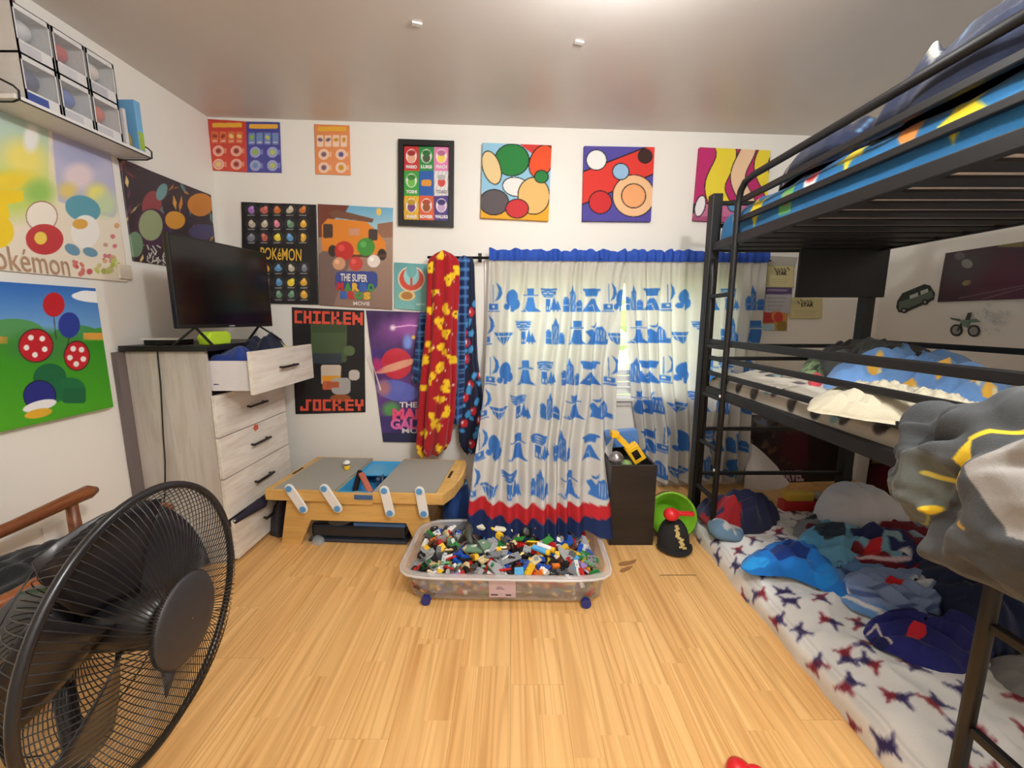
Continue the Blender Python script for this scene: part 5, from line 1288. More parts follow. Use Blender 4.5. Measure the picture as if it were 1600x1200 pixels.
MB().bar((cx, cy + .03, .222), (cx + .095, cy + .03, .218), .03, .022).build('scoop_handle', M_RED, t, bevel=.008)

# ================================================================== CLEAR BIN OF TOY BRICKS
bcx, bcy, brot = -.027, 1.935, math.radians(-1.6)
cb, sb = math.cos(brot), math.sin(brot)
def B(a, b, z): return np.array([bcx + a * cb - b * sb, bcy + a * sb + b * cb, z])
def rrloop(a, b, z, n=72, e=7.0):
    out = []
    for k in range(n):
        q = 2 * math.pi * k / n; c, s = math.cos(q), math.sin(q)
        m_ = (abs(c) ** e + abs(s) ** e) ** (-1 / e)
        out.append(B(a * c * m_, b * s * m_, z))
    return out
t = thing('storage_bin', (bcx, bcy, 0), 'wide clear plastic underbed bin on blue wheels, full of toy bricks', 'bin')
M_BIN = mat_clear('milky_plastic', (226, 224, 226), .37, .18, .6)
loops = [(.436, .214, .014), (.450, .227, .02), (.462, .243, .150), (.464, .245, .158), (.484, .264, .158), (.487, .267, .150), (.487, .267, .140)]
V = []
for l in loops: V += rrloop(*l)
n_ = 72
F = [(i * n_ + k, i * n_ + (k + 1) % n_, (i + 1) * n_ + (k + 1) % n_, (i + 1) * n_ + k) for i in range(len(loops) - 1) for k in range(n_)] + [tuple(range(n_))[::-1]]
mesh_np('tub', V, F, M_BIN, t, smooth=True)
mb = MB(); mb.tube(rrloop(.487, .267, .145), .006, 6, closed=True); mb.build('rim', mat_clear('milky_rim', (236, 234, 234), .55, .2, .6), t, smooth=True)
M_WHEEL = mat('navy_wheel', (34, 44, 120), .4)
for a in (-.355, .365):
    for b in (-.245, .245):
        s_ = -1 if b < 0 else 1
        w_ = MB().cyl(B(a, b - .014 * s_, .022), B(a, b + .006 * s_, .022), .022, 18).build('wheel', M_WHEEL, t)
mb = MB(); mb.prism([B(-.07, -.2305, .035), B(.05, -.2305, .035), B(.05, -.2475, .125), B(-.07, -.2475, .125)], -np.array([0, .0012, 0])); lab_ = mb.build('label_sticker', mat('pinkish_label', (206, 186, 200), .5), t)
mb = MB()
for (a0, a1, z0, z1) in ((-.062, -.03, .045, .053), (.005, .03, .045, .053), (-.04, .0, .082, .085), (-.035, -.01, .09, .093)):
    f_ = lambda z: -.2305 - .017 * (z - .035) / .09 - .0018
    mb.add([B(a0, f_(z0), z0), B(a1, f_(z0), z0), B(a1, f_(z1), z1), B(a0, f_(z1), z1)], [(0, 1, 2, 3)])
mb.build('label_print', mat('label_ink', (70, 50, 80), .6), lab_)

BRC = {'red': (190, 34, 36), 'yellow': (238, 192, 42), 'blue': (36, 84, 178), 'light grey': (160, 162, 164), 'dark grey': (88, 90, 92), 'black': (30, 30, 32), 'white': (232, 230, 224), 'green': (44, 130, 66), 'tan': (214, 190, 140), 'brown': (92, 52, 36), 'orange': (226, 124, 40), 'sky blue': (92, 172, 220), 'sand green': (110, 146, 116), 'lilac': (170, 140, 200)}
U = .016
def brick_shape(kind):
    mb = MB()
    def studs(nx, ny, h):
        for i in range(nx):
            for j in range(ny):
                c = ((i - (nx - 1) / 2) * U, (j - (ny - 1) / 2) * U, h)
                mb.cyl(c, (c[0], c[1], h + .0036), .0048, 6)
    if kind == 'short brick': mb.box((-U, -U, 0), (U, U, .019)); studs(2, 2, .019)
    elif kind == 'long brick': mb.box((-1.5 * U, -U * .5, 0), (1.5 * U, U * .5, .019)); studs(3, 1, .019)
    elif kind == 'flat plate': mb.box((-1.5 * U, -U, 0), (1.5 * U, U, .0065)); studs(3, 2, .0065)
    elif kind == 'long strip': mb.box((-3 * U, -U * .5, 0), (3 * U, U * .5, .0065)); studs(6, 1, .0065)
    elif kind == 'sloped brick': mb.prism([(-U, -U, 0), (U, -U, 0), (U, -U, .006), (0, -U, .019), (-U, -U, .019)], (0, 2 * U, 0)); mb.cyl((-U / 2, -U / 2, .019), (-U / 2, -U / 2, .0226), .0048, 6); mb.cyl((-U / 2, U / 2, .019), (-U / 2, U / 2, .0226), .0048, 6)
    elif kind == 'rod': mb.cyl((-.034, 0, .006), (.034, 0, .006), .0055, 7)
    elif kind == 'wheel': mb.lathe((0, 0, 0), [(.007, .001), (.018, 0), (.020, .004), (.020, .010), (.018, .014), (.007, .013)], 12)
    elif kind == 'wing plate': mb.prism([(-.045, -.012, 0), (.02, -.03, 0), (.045, -.03, 0), (.045, .03, 0), (.02, .03, 0), (-.045, .012, 0)], (0, 0, .0065)); mb.cyl((.03, 0, .0065), (.03, 0, .010), .0048, 6); mb.cyl((.014, 0, .0065), (.014, 0, .010), .0048, 6)
    elif kind == 'open frame':
        for (a, b) in (((-.02, -.016, 0), (.02, -.011, .007)), ((-.02, .011, 0), (.02, .016, .007)), ((-.02, -.011, 0), (-.015, .011, .007)), ((.015, -.011, 0), (.02, .011, .007))): mb.box(a, b)
    return np.vstack(mb.v), mb.f
KINDS = ['short brick', 'long brick', 'flat plate', 'long strip', 'sloped brick', 'rod', 'wheel', 'wing plate', 'open frame']
KW = [22, 20, 16, 14, 14, 8, 6, 8, 6]
SHAPES = {k: brick_shape(k) for k in KINDS}
BMESH = {}; BR = {}
def surf(a, b): return .116 + .040 * math.exp(-((a + .08) / .24) ** 2 - ((b - .02) / .16) ** 2) + .018 * math.exp(-((a - .22) / .12) ** 2 - ((b - .05) / .12) ** 2)
r = random.Random(12)
cells = [(i, j) for i in range(23) for j in range(11)]
r.shuffle(cells)
for (i, j) in cells:
    a = -.425 + .85 * (i + .5 + r.uniform(-.35, .35)) / 23; b = -.205 + .41 * (j + .5 + r.uniform(-.35, .35)) / 11
    kind = r.choices(KINDS, KW)[0]; cn = r.choices(list(BRC), [10, 9, 10, 15, 13, 12, 9, 5, 6, 5, 3, 3, 2, 1])[0]
    if kind == 'wheel': cn = 'black'
    big = kind in ('long strip', 'rod', 'wing plate')
    a = max(-.40, min(.40, a)) if big else a; b = max(-.18, min(.18, b)) if big else b
    key = (kind, cn)
    if key not in BMESH:
        v, f = SHAPES[kind]
        o = mesh_np('toy_brick', v, f, mat('brick_' + cn.replace(' ', '_'), BRC[cn], .3, var=.02), None, smooth=False, base=(0, 0, 0)); BMESH[key] = o.data
    else:
        o = bpy.data.objects.new('toy_brick', BMESH[key]); COL.objects.link(o)
    o.location = tuple(B(a, b, surf(a, b) + r.uniform(-.008, .010))); o.rotation_euler = (r.gauss(0, .45), r.gauss(0, .45), r.uniform(0, 6.28))
    s_ = r.uniform(1.0, 1.35); o.scale = (s_, s_, s_)
    BR.setdefault((cn, kind, ('far left', 'left', 'middle', 'right', 'far right')[min(4, int((a + .425) / .17))], ('front', 'centre', 'back')[min(2, int((b + .205) / .1367))]), []).append((a, o))
for (cn, kind, zx, zy), lst in BR.items():
    lst.sort(key=lambda q: q[0])
    for i, (a, o) in enumerate(lst):
        w_ = '' if len(lst) == 1 else (('left one, ', 'right one, ') if len(lst) == 2 else ('left one, ', 'mid one, ', 'right one, ', 'rightmost one, ', 'last one, '))[min(i, 4)]
        props(o, '%s toy %s, %s%s %s of the brick heap' % (cn, kind if 'brick' in kind else kind + ' piece', w_, zx, zy), 'toy brick', 'toy bricks in the clear bin')
# what lies underneath and against the walls of the bin, seen through the milky plastic
rs = np.random.RandomState(5)
VV, FF, CC, n0 = [], [], [], 0
cl = np.array(list(BRC.values()), float)
for k in range(1100):
    a, b = rs.uniform(-.405, .405), rs.uniform(-.185, .185)
    if k < 480: b = -.198 + rs.uniform(0, .025)
    z = rs.uniform(.028, .112)
    v, f = SHAPES[['short brick', 'long brick', 'sloped brick', 'flat plate'][rs.randint(4)]]
    v = v[:8]; f = [q for q in f if max(q) < 8]
    if len(f) != 6: v, f = np.array([(x * U, y * U, zz * .019) for zz in (0, 1) for (x, y) in ((-1, -1), (1, -1), (1, 1), (-1, 1))]), [(0, 3, 2, 1), (4, 5, 6, 7), (0, 1, 5, 4), (1, 2, 6, 5), (2, 3, 7, 6), (3, 0, 4, 7)]
    e = rs.uniform(-.6, .6, 3); Rx = np.array([[1, 0, 0], [0, math.cos(e[0]), -math.sin(e[0])], [0, math.sin(e[0]), math.cos(e[0])]]); g = rs.uniform(0, 6.28); Rz = np.array([[math.cos(g), -math.sin(g), 0], [math.sin(g), math.cos(g), 0], [0, 0, 1]])
    VV.append((v @ Rx.T @ Rz.T) * .95 + B(a, b, z)); FF += [tuple(int(i) + n0 for i in q) for q in f]; n0 += len(v); CC.append(np.tile(cl[rs.choice(14, p=np.array([10, 9, 10, 15, 13, 12, 9, 5, 6, 5, 3, 3, 2, 1]) / 103)], (len(v), 1)))
o = mesh_np('toy_bricks', np.vstack(VV), FF, mat_print('brick_plastic', .35), None, np.vstack(CC), smooth=False)
props(o, 'deep layer of mixed toy bricks filling the clear bin', 'toy bricks', kind='stuff')
# larger pieces on the heap
v = [B(a, b, .185 + dz) for a, b, dz in ((-.17, .10, .0), (-.13, .125, .004), (.02, .10, -.005), (.03, .075, -.005), (-.12, .08, 0))]
mb = MB(); mb.prism(v, (0, 0, .016)); mb.build('toy_boat_hull', mat('cream_plastic', (226, 220, 200), .4), bevel=.004, label='long cream white hull piece lying across the back of the brick heap', category='toy')
t = thing('toy_creature', B(-.20, .0, .16), 'dark grey jointed toy creature with a sand green base on the brick heap', 'toy')
mb = MB(); mb.tube([B(-.205, .09, .215), B(-.195, .05, .21), B(-.19, .0, .195), B(-.17, -.04, .18)], [.016, .022, .020, .012], 8); mb.build('body', mat('creature_grey', (70, 72, 66), .45), t, smooth=True)
mb = MB()
for (p, q) in (((-.18, -.02, .19), (-.24, -.09, .165)), ((-.17, -.02, .19), (-.10, -.10, .165)), ((-.19, .02, .20), (-.14, -.03, .18)), ((-.20, .06, .21), (-.235, .02, .175))): mb.tube([B(*p), (B(*p) + B(*q)) / 2 + np.array([0, 0, .016]), B(*q)], [.007, .006, .003], 6)
mb.build('limbs', mat('creature_grey', (70, 72, 66), .45), t, smooth=True)
mb = MB(); mb.prism([B(-.20, -.085, .163), B(-.12, -.095, .163), B(-.06, -.03, .168), B(-.11, .0, .172), B(-.18, -.02, .168)], (0, 0, .014)); mb.build('base', mat('sand_green', (106, 142, 112), .45), t, bevel=.003)
for k, (a, b, w, d, g, c, lab) in enumerate(((.02, -.12, .10, .055, .3, (150, 152, 156), 'large light grey plate at the front of the brick heap'), (-.06, -.10, .08, .05, -.3, (140, 143, 148), 'large mid grey plate left of the front grey plate'), (.36, .10, .055, .075, .1, (146, 148, 152), 'grey lattice plate standing at the right end of the heap'),
                                             (.20, .02, .06, .045, .5, (60, 150, 66), 'bright green plate in the right half of the brick heap'), (.06, .03, .06, .04, -.4, (50, 140, 60), 'bright green plate in the middle of the brick heap'), (.13, -.13, .065, .05, .6, (222, 204, 160), 'large tan plate near the bin front'))):
    z = surf(a, b) + .022
    ca_, sa_ = math.cos(g), math.sin(g)
    def L2(x, y): return B(a + x * ca_ - y * sa_, b + x * sa_ + y * ca_, z + .02 * (x / w))
    mb = MB(); mb.prism([L2(-w / 2, -d / 2), L2(w / 2, -d / 2), L2(w / 2, d / 2), L2(-w / 2, d / 2)], (0, 0, .006))
    nx, ny = int(w / U), int(d / U)
    for i in range(nx):
        for j in range(ny):
            p = L2((i - (nx - 1) / 2) * U, (j - (ny - 1) / 2) * U) + np.array([0, 0, .006]); mb.cyl(p, p + np.array([0, 0, .0036]), .0048, 6)
    mb.build('toy_plate', mat('plate_%d_%d_%d' % c, c, .35), label=lab, category='toy brick')
for (a, b, c, lab) in ((.165, -.055, (86, 170, 226), 'sky blue cylinder piece with a yellow end on the brick heap'), (.19, -.03, (236, 236, 236), 'white cylinder piece beside the sky blue one on the heap')):
    p, q = B(a - .035, b + .012, .172), B(a + .03, b - .02, .165); t = thing('toy_cylinder', (p + q) / 2, lab, 'toy brick')
    MB().cyl(p, q, .013, 14).build('barrel', mat('barrel_%d' % c[0], c, .35), t); MB().cyl(q, q + (q - p) * .25, .0135, 14).build('end_cap', M_YEL, t)
MB().lathe(B(.10, .06, .195), [(.012, -.008), (.026, -.007), (.028, 0), (.026, .007), (.012, .008)], 18, (.2, -.8, .5)).build('toy_disc', M_BLACK, smooth=True, label='black rubber toy disc standing up in the middle of the brick heap', category='toy')

# ================================================================== BUNK BED
EX, WX = 1.13, 2.04                 # front and wall side rails
YN, YB = .52, 2.44                  # near and far ends
bed = thing('bunk_bed', ((EX + WX) / 2, (YN + YB) / 2, 0), 'black metal triple bunk bed with ladders along the right side of the room', 'bed')
M_BED = M_BLACKMETAL
for (x, y) in ((EX, YB), (WX, YB), (EX, YN), (WX, YN)):
    MB().box((x - .028, y - .03, 0), (x + .028, y + .03, 1.955)).build('post', M_BED, bed, bevel=.004)
def rail(name, a, b, w=.03, h=.03, bev=.004):
    mb = MB(); mb.bar(a, b, w, h); return mb.build(name, M_BED, bed, bevel=bev)
LEV = [(1.648, 1.694), (.846, .896), (.035, .085)]
for (z0, z1) in LEV:
    zc, h = (z0 + z1) / 2, z1 - z0
    for x in (EX, WX): rail('side_rail', (x, YN + .03, zc), (x, YB - .03, zc), .03, h)
    for y in (YN, YB): rail('end_rail', (EX + .028, y, zc), (WX - .028, y, zc), .03, h)
for z in (1.91, 1.79, 1.12, 1.045, .62, .34):
    rail('end_bar', (EX + .028, YB, z), (WX - .028, YB, z), .022, .022)
    rail('end_bar', (EX + .028, YN, z), (WX - .028, YN, z), .022, .022)
for z in (1.12, 1.91): 
    for xq in (1.38, 1.62, 1.86): rail('end_spindle', (xq, YB, z - .075 if z < 1.5 else 1.79), (xq, YB, z), .014, .014)
# guard rails of the two upper bunks, ladder rails bend into them at the far end
LY = 2.17
mb = MB(); mb.tube([(EX - .012, LY, 0), (EX - .012, LY, 1.0), (EX - .012, LY, 1.84), (EX - .012, LY - .015, 1.895), (EX - .012, LY - .05, 1.925), (EX - .012, LY - .12, 1.935), (EX - .012, 1.4, 1.932), (EX - .012, YN + .02, 1.932)], .0155, 10)
mb.build('ladder_rail', M_BED, bed, smooth=True)
MB().tube([(EX - .012, YB - .055, 0), (EX - .012, YB - .055, 1.5), (EX - .012, YB - .045, 1.56), (EX - .0, YB - .03, 1.60)], .015, 10).build('ladder_rail', M_BED, bed, smooth=True)
for z in (.29, .57, .85, 1.125, 1.40): rail('rung', (EX - .012, LY + .012, z), (EX - .012, YB - .055, z), .022, .022)
MB().tube([(EX - .012, .88, 0), (EX - .012, .88, 1.13)], .0165, 10).build('ladder_rail', M_BED, bed, smooth=True)
MB().tube([(EX - .012, .575, 0), (EX - .012, .575, 1.13)], .0165, 10).build('ladder_rail', M_BED, bed, smooth=True)
for z in (.29, .57, .85): rail('rung', (EX - .012, .59, z), (EX - .012, .865, z), .022, .022)
for z in (1.852, 1.762): rail('guard_rail', (EX, YN + .03, z), (EX, LY, z), .022, .026)
rail('guard_rail', (EX, YN + .03, 1.147), (EX, YB - .03, 1.147), .024, .032)
for z in (1.058, .972): rail('guard_rail', (EX, YN + .03, z), (EX, YB - .03, z), .022, .024)
for z in (1.93, 1.80, 1.147, 1.03): rail('guard_rail', (WX, YN + .03, z), (WX, YB - .03, z), .022, .026)
rail('guard_post', (EX, 1.75, 1.694), (EX, 1.75, 1.852), .022, .022)
for y in (1.33, .86): rail('guard_post', (EX, y, 1.694), (EX, y, 1.918), .026, .026)
rail('guard_post', (EX, 1.49, .896), (EX, 1.49, 1.132), .032, .032)
rail('guard_post', (EX, 1.155, .972), (EX, 1.155, 1.058), .026, .026)
rail('guard_post', (EX, 1.82, .972), (EX, 1.82, 1.03), .014, .014)
rail('guard_post', (EX, .62, .896), (EX, .62, 1.132), .032, .032)
sl_mesh = None
for zt in (1.658, .856):
    for k in range(15):
        y = YN + .10 + k * .124
        if sl_mesh is None:
            mb = MB(); mb.box((EX + .015, y - .038, zt - .004), (WX - .015, y + .038, zt + .004)); s0 = mb.build('slat', M_BED, bed); sl_mesh = (s0, y, zt)
        else:
            c = bpy.data.objects.new('slat', s0.data); COL.objects.link(c); c.parent = bed; c.location = (0, y - sl_mesh[1], zt - sl_mesh[2])
for (y, z) in ((LY, .46), (LY, .87)): MB().cyl((EX - .029, y, z), (EX - .026, y, z), .008, 10).build('screw_cap', M_WHITE, bed)
MB().box((1.60, YB - .052, 1.395), (2.095, YB - .034, 1.70)).build('hanging_board', mat('matt_black', (14, 14, 15), .6), label='black rectangular panel hanging under the top bunk at its far end', category='panel', bevel=.003)

# ---- mattresses with fitted sheets
def mattress(x0, x1, y0, y1, z0, h, P, label, ny=240, nu=150, n=5.0, wr=.006, seed=0, droop=0.0):
    cx, ax_ = (x0 + x1) / 2, (x1 - x0) / 2
    u = np.linspace(np.pi, 0, 600); X = np.sign(np.cos(u)) * np.abs(np.cos(u)) ** (2 / n); Z = np.abs(np.sin(u)) ** (2 / n)
    arc = np.concatenate([[0], np.cumsum(np.hypot(np.diff(X * ax_), np.diff(Z * h)))])
    S = np.linspace(0, arc[-1], nu); X = np.interp(S, arc, X); Z = np.interp(S, arc, Z)
    q = np.linspace(-1, 1, ny); q = np.sign(q) * (1 - (1 - np.abs(q)) ** 1.0); e = (1 - np.abs(q) ** 40) ** .25
    Y = (y0 + y1) / 2 + q * (y1 - y0) / 2
    SS, YY = np.meshgrid(S, Y)
    w = (fbm(SS * 5, YY * 9, seed, 3) - .5) * 2 * wr + wr * 1.2 * np.clip(ridge(SS * 6 + YY * 5, YY * 3 - SS * 4, seed + 3), 0, 1)
    co = np.stack([cx + ax_ * X[None] * (1 - .02 * (1 - e[:, None])) + w * .35 * np.sign(X[None]) * (np.abs(X[None]) > .97), YY, z0 + h * Z[None] * e[:, None] + w * Z[None]], -1)
    col = P.sample(SS, YY)
    t = thing('mattress', (cx, (y0 + y1) / 2, z0), label, 'mattress')
    mesh_np('fitted_sheet', co, grid_faces(ny, nu), M_CLOTH, t, col)
    MB().box((x0 + .006, y0 + .01, z0 - .001), (x1 - .006, y1 - .01, z0 + .02)).build('mattress_base', mat('ticking_grey', (206, 196, 192), .8), t)
    return t
r = random.Random(21)
P = Paint(0, .4, 1.35, 2.45, 210, (222, 221, 216))
for i in range(11):
    for j in range(18):
        x, y = .03 + .118 * i + r.uniform(-.03, .03) + (.055 if j % 2 else 0), .43 + .112 * j + r.uniform(-.03, .03)
        a = r.uniform(0, 6.28); c1, c2 = (126, 24, 40), (44, 34, 84)
        if r.random() < .3: c1 = c2
        mid = (x + .022 * math.cos(a), y + .022 * math.sin(a))
        P.ell(x, y, .020, .015, c1, a); P.line([(x, y), mid], .026, c1); P.ell(mid[0], mid[1], .014, .018, c2, a); P.line([mid, (x + .05 * math.cos(a + .5), y + .05 * math.sin(a + .5))], .011, c2); P.line([(x, y), (x + .036 * math.cos(a + 2.4), y + .036 * math.sin(a + 2.4))], .010, c1)
        P.line([mid, (x + .052 * math.cos(a - .6), y + .052 * math.sin(a - .6))], .010, c2 if r.random() < .5 else c1); P.line([(x, y), (x + .03 * math.cos(a - 1.9), y + .03 * math.sin(a - 1.9))], .009, c1)
P.line([(.075, .4), (.075, 2.45)], .003, (120, 120, 120)); P.line([(.095, .4), (.095, 2.45)], .002, (150, 150, 150))
mattress(1.078, 2.09, .46, 2.41, .0, .135, P, 'low mattress on the floor in a white sheet with red and navy splayed marks', seed=2, n=3.6, wr=.018)
P = Paint(0, .4, 1.3, 2.5, 180, (204, 196, 180))
P.noise(.12, 26, 3)
for k in range(70):
    x, y = r.uniform(0, 1.2), r.uniform(.5, 2.4)
    if k < 14: x, y = r.uniform(.05, .10), .6 + .135 * k
    elif x < .17: x += .2
    a = r.uniform(-.4, .4)
    P.ell(x, y, .030, .026, (66, 60, 60), a); P.ell(x + .012, y + .012, .014, .018, (104, 96, 94), a)
    if k % 3 == 0: P.ell(x - .01, y + .05, .02, .016, (130, 170, 178), a); P.line([(x, y + .03), (x + .03, y + .07)], .008, (90, 82, 80))
mattress(1.152, 2.02, .56, 2.40, .862, .115, P, 'middle bunk mattress in a beige sheet with dark grey ovals', seed=5, n=5, wr=.014)
P = Paint(0, .4, 1.4, 2.5, 180, (42, 116, 170))
P.noise(.2, 26, 6)
for k in range(110):
    x, y = r.uniform(0, 1.25), r.uniform(.5, 2.4)
    if k < 10: x, y = r.uniform(.07, .17), .55 + 1.85 * (k + r.uniform(0, .4)) / 10
    elif x < .25: x += .25
    q = r.uniform(.03, .045) * (1.5 if k < 10 else 1); kind = k % 5
    if kind in (0, 3):
        pts = [(x + q * (1.2 if m % 2 else .55) * math.cos(m * .63), y + q * (1.2 if m % 2 else .55) * math.sin(m * .63)) for m in range(10)]; P.poly(pts, (238, 212, 40))
    elif kind == 1: P.ell(x, y, q * .8, q * .8, (230, 228, 222)); P.ell(x + q * .3, y, q * .45, q * .7, (206, 50, 62))
    elif kind == 2: P.rect(x - q, y - q * .7, x + q, y + q * .7, (110, 184, 104), r=.008); P.ell(x, y, q * .4, q * .4, (206, 110, 120))
    else: P.ell(x, y, q * 1.1, q * .6, (232, 146, 70), .4); P.ell(x + .02, y + .02, q * .4, q * .5, (214, 70, 60))
mattress(1.152, 2.02, .56, 2.40, 1.664, .20, P, 'top bunk mattress in a bright blue sheet with yellow stars and red discs', seed=8, n=6, wr=.010)

# ---- top bunk: navy comforter and pillow
Pn = Paint(1.0, .4, 2.2, 2.5, 150, (24, 32, 58))
for k in range(60):
    x, y = r.uniform(1.05, 2.1), r.uniform(.5, 2.3)
    if k % 3 == 0: P_ = [(x, y), (x + r.uniform(-.06, .06), y + .08)]; Pn.line(P_, .022, (206, 204, 186))
    elif k % 3 == 1: Pn.ell(x, y, .026, .02, (196, 40, 62), r.uniform(0, 3)); Pn.ell(x + .03, y, .016, .014, (226, 226, 220))
    else: Pn.line([(x, y), (x + .06, y + r.uniform(-.04, .04))], .012, (90, 130, 166))
navy = lambda x, y: Pn.sample(x, y)
heap('pillow', [(1.19, 1.62), (1.55, 1.60), (1.80, 1.80), (1.78, 2.12), (1.40, 2.16), (1.20, 1.98)], 1.85, .20, M_CLOTH, navy, 'navy printed pillow at the far end of the top bunk', 'pillow', seed=3, amp=.28, nr=34, nt=120, power=4)
heap('comforter', [(1.155, 1.36), (1.152, .80), (1.16, .57), (1.90, .57), (1.98, 1.10), (1.80, 1.52), (1.30, 1.54)], 1.845, .32, M_CLOTH, navy, 'navy comforter with red and white marks heaped on the top bunk', 'comforter', seed=6, amp=.5, nr=44, nt=170, folds=6, power=5)

# ---- middle bunk
zm = .985
P = Paint(1280, 560, 1610, 665, 2, (104, 148, 204))
P.noise(40, 30, 2)
for (x, y) in ((1365, 588), (1420, 612), (1395, 622), (1470, 598), (1520, 612), (1300, 578), (1312, 574), (1545, 622)): P.ell(x, y, 13, 5, (232, 178, 66), r.uniform(-.5, .5)); P.ell(x + 8, y + 4, 5, 3, (226, 214, 170))
P.ell(1302, 580, 10, 8, (60, 140, 70))
heap('blanket', [(1288, 606), (1300, 586), (1352, 574), (1420, 582), (1500, 592), (1560, 612), (1592, 640), (1580, 655), (1500, 645), (1410, 624), (1340, 616)], zm, .19, M_CLOTH, P, 'light blue blanket with yellow patches folded along the middle bunk', 'blanket', seed=4, amp=.7, folds=6, ang=1.2, nr=54, nt=190)
heap('bedsheet', [(1262, 640), (1300, 618), (1400, 628), (1520, 650), (1600, 676), (1590, 690), (1500, 676), (1400, 664), (1310, 650)], .972, .11, M_CLOTH, (192, 184, 160), 'crumpled beige sheet at the front of the middle bunk', 'bedsheet', seed=9, amp=.8, folds=15, ang=.35, nr=60, nt=220)
heap('comforter', [(1.54, 1.86), (1.74, 1.74), (1.96, 1.84), (1.99, 2.05), (1.92, 2.30), (1.66, 2.31), (1.52, 2.06)], zm - .01, .24, M_CLOTH, lambda x, y: np.where((fbm(x * 8, y * 8, 4) > .66)[..., None], np.array([84, 88, 84.]), np.array([58, 54, 54.])), 'dark grey comforter bundled at the back of the middle bunk', 'comforter', seed=11, amp=.5, nr=44, nt=150)
heap('plush_toy', [(1250, 590), (1256, 577), (1275, 573), (1292, 580), (1290, 592), (1270, 596)], zm, .11, M_CLOTH, lambda x, y: np.where((fbm(x * 30, y * 30, 2) > .5)[..., None], np.array([150, 176, 124.]), np.array([52, 70, 52.])), 'green and black plush toy at the far part of the middle bunk', 'plush toy', seed=13, amp=.6, nr=16, nt=60)
heap('plush_toy', [(1262, 598), (1274, 591), (1286, 594), (1286, 602), (1270, 604)], zm, .05, M_CLOTH, (206, 66, 76), 'small red plush toy in front of the green one', 'plush toy', seed=14, amp=.4, nr=14, nt=50)
MB().lathe((1.55, 1.83, 1.06), [(.012, -.02), (.030, -.02), (.036, -.012), (.036, .012), (.030, .02), (.012, .02)], 20, (-.5, -.8, .1)).build('rolled_strap', mat('pale_webbing', (196, 194, 186), .8), smooth=True, label='pale rolled strap at the tip of the dark grey comforter', category='strap')

# ---- grey comforter hanging out over the guard rail near the camera
P = Paint(1380, 600, 1800, 920, 2, (72, 75, 77))
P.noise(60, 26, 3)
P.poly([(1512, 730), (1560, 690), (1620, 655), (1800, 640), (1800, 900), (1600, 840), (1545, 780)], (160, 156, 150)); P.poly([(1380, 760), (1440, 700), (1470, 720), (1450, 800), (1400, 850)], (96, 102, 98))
YC = (236, 200, 48)
P.poly([(1482, 714), (1510, 676), (1508, 722), (1498, 732), (1484, 728)], YC); P.poly([(1469, 772), (1496, 732), (1508, 740), (1484, 780), (1472, 784)], YC); P.line([(1508, 680), (1535, 664), (1600, 656)], 7, YC); P.line([(1440, 736), (1450, 742), (1466, 748)], 8, (214, 196, 90)); P.ell(1440, 797, 9, 8, YC)
P.line([(1414, 824), (1426, 832), (1436, 800)], 5, (150, 148, 80)); P.poly([(1472, 782), (1480, 796), (1486, 800), (1482, 776)], (196, 150, 60)); P.line([(1500, 815), (1518, 826)], 5, (196, 150, 60))
for _ in range(3): P.A[1:-1, 1:-1] = (P.A[1:-1, 1:-1] * 2 + P.A[:-2, 1:-1] + P.A[2:, 1:-1] + P.A[1:-1, :-2] + P.A[1:-1, 2:]) / 6
nT, nQ = 420, 400
th = np.linspace(-np.pi / 2 * .97, np.pi / 2 * .97, nT)[:, None]; ph = np.linspace(0, 2 * np.pi, nQ, endpoint=False)[None]
sg = lambda c, e: np.sign(c) * np.abs(c) ** e
th = np.arctan2(sg(np.sin(th), 1.33), sg(np.cos(th), 1.5)); ph = np.arctan2(sg(np.sin(ph), 1.25), sg(np.cos(ph), 1.25))
def se(c, e): return np.sign(c) * np.abs(c) ** e
cx, cy, cz = 1.055, .70, .895
ey = se(np.sin(th), .75) + 0 * ph; rad = se(np.cos(th), .6)
w_ = fbm(th * 1.6 + np.cos(ph) * .8, np.sin(ph) * 1.6 + th, 3, 3)
tri_ = sstep(np.abs(((th * 1.25 + .25 * np.sin(ph) + 1.5 * w_) % 1.0) * 2 - 1))
tri2_ = sstep(np.abs(((th * 2.3 - .3 * np.cos(ph) + 1.6 * w_) % 1.0) * 2 - 1))
fold = .042 * (tri_ - .5) + .018 * (tri2_ - .5) + .035 * (fbm(th * 3 + np.cos(ph), np.sin(ph) * 2 + th, 7, 3) - .5)
xx = cx + (.085 + fold * .9) * rad * se(np.cos(ph), .8); zz = cz + (.205 + fold) * rad * se(np.sin(ph), .8) + .02 * ey - .03 * (ey > .6) * (ey - .6); yy = cy + .365 * ey + fold * .6
co = np.stack([xx, yy + 0 * ph, zz], -1)
smooth_ = np.stack([cx + .085 * rad * se(np.cos(ph), .8), cy + .365 * ey + 0 * ph, cz + .205 * rad * se(np.sin(ph), .8) + .02 * ey], -1)
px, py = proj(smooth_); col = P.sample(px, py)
props(mesh_np('comforter', co, grid_faces(nT, nQ, True), M_CLOTH, None, col), 'grey comforter with yellow stripes hanging out over the middle bunk guard rail', 'comforter')

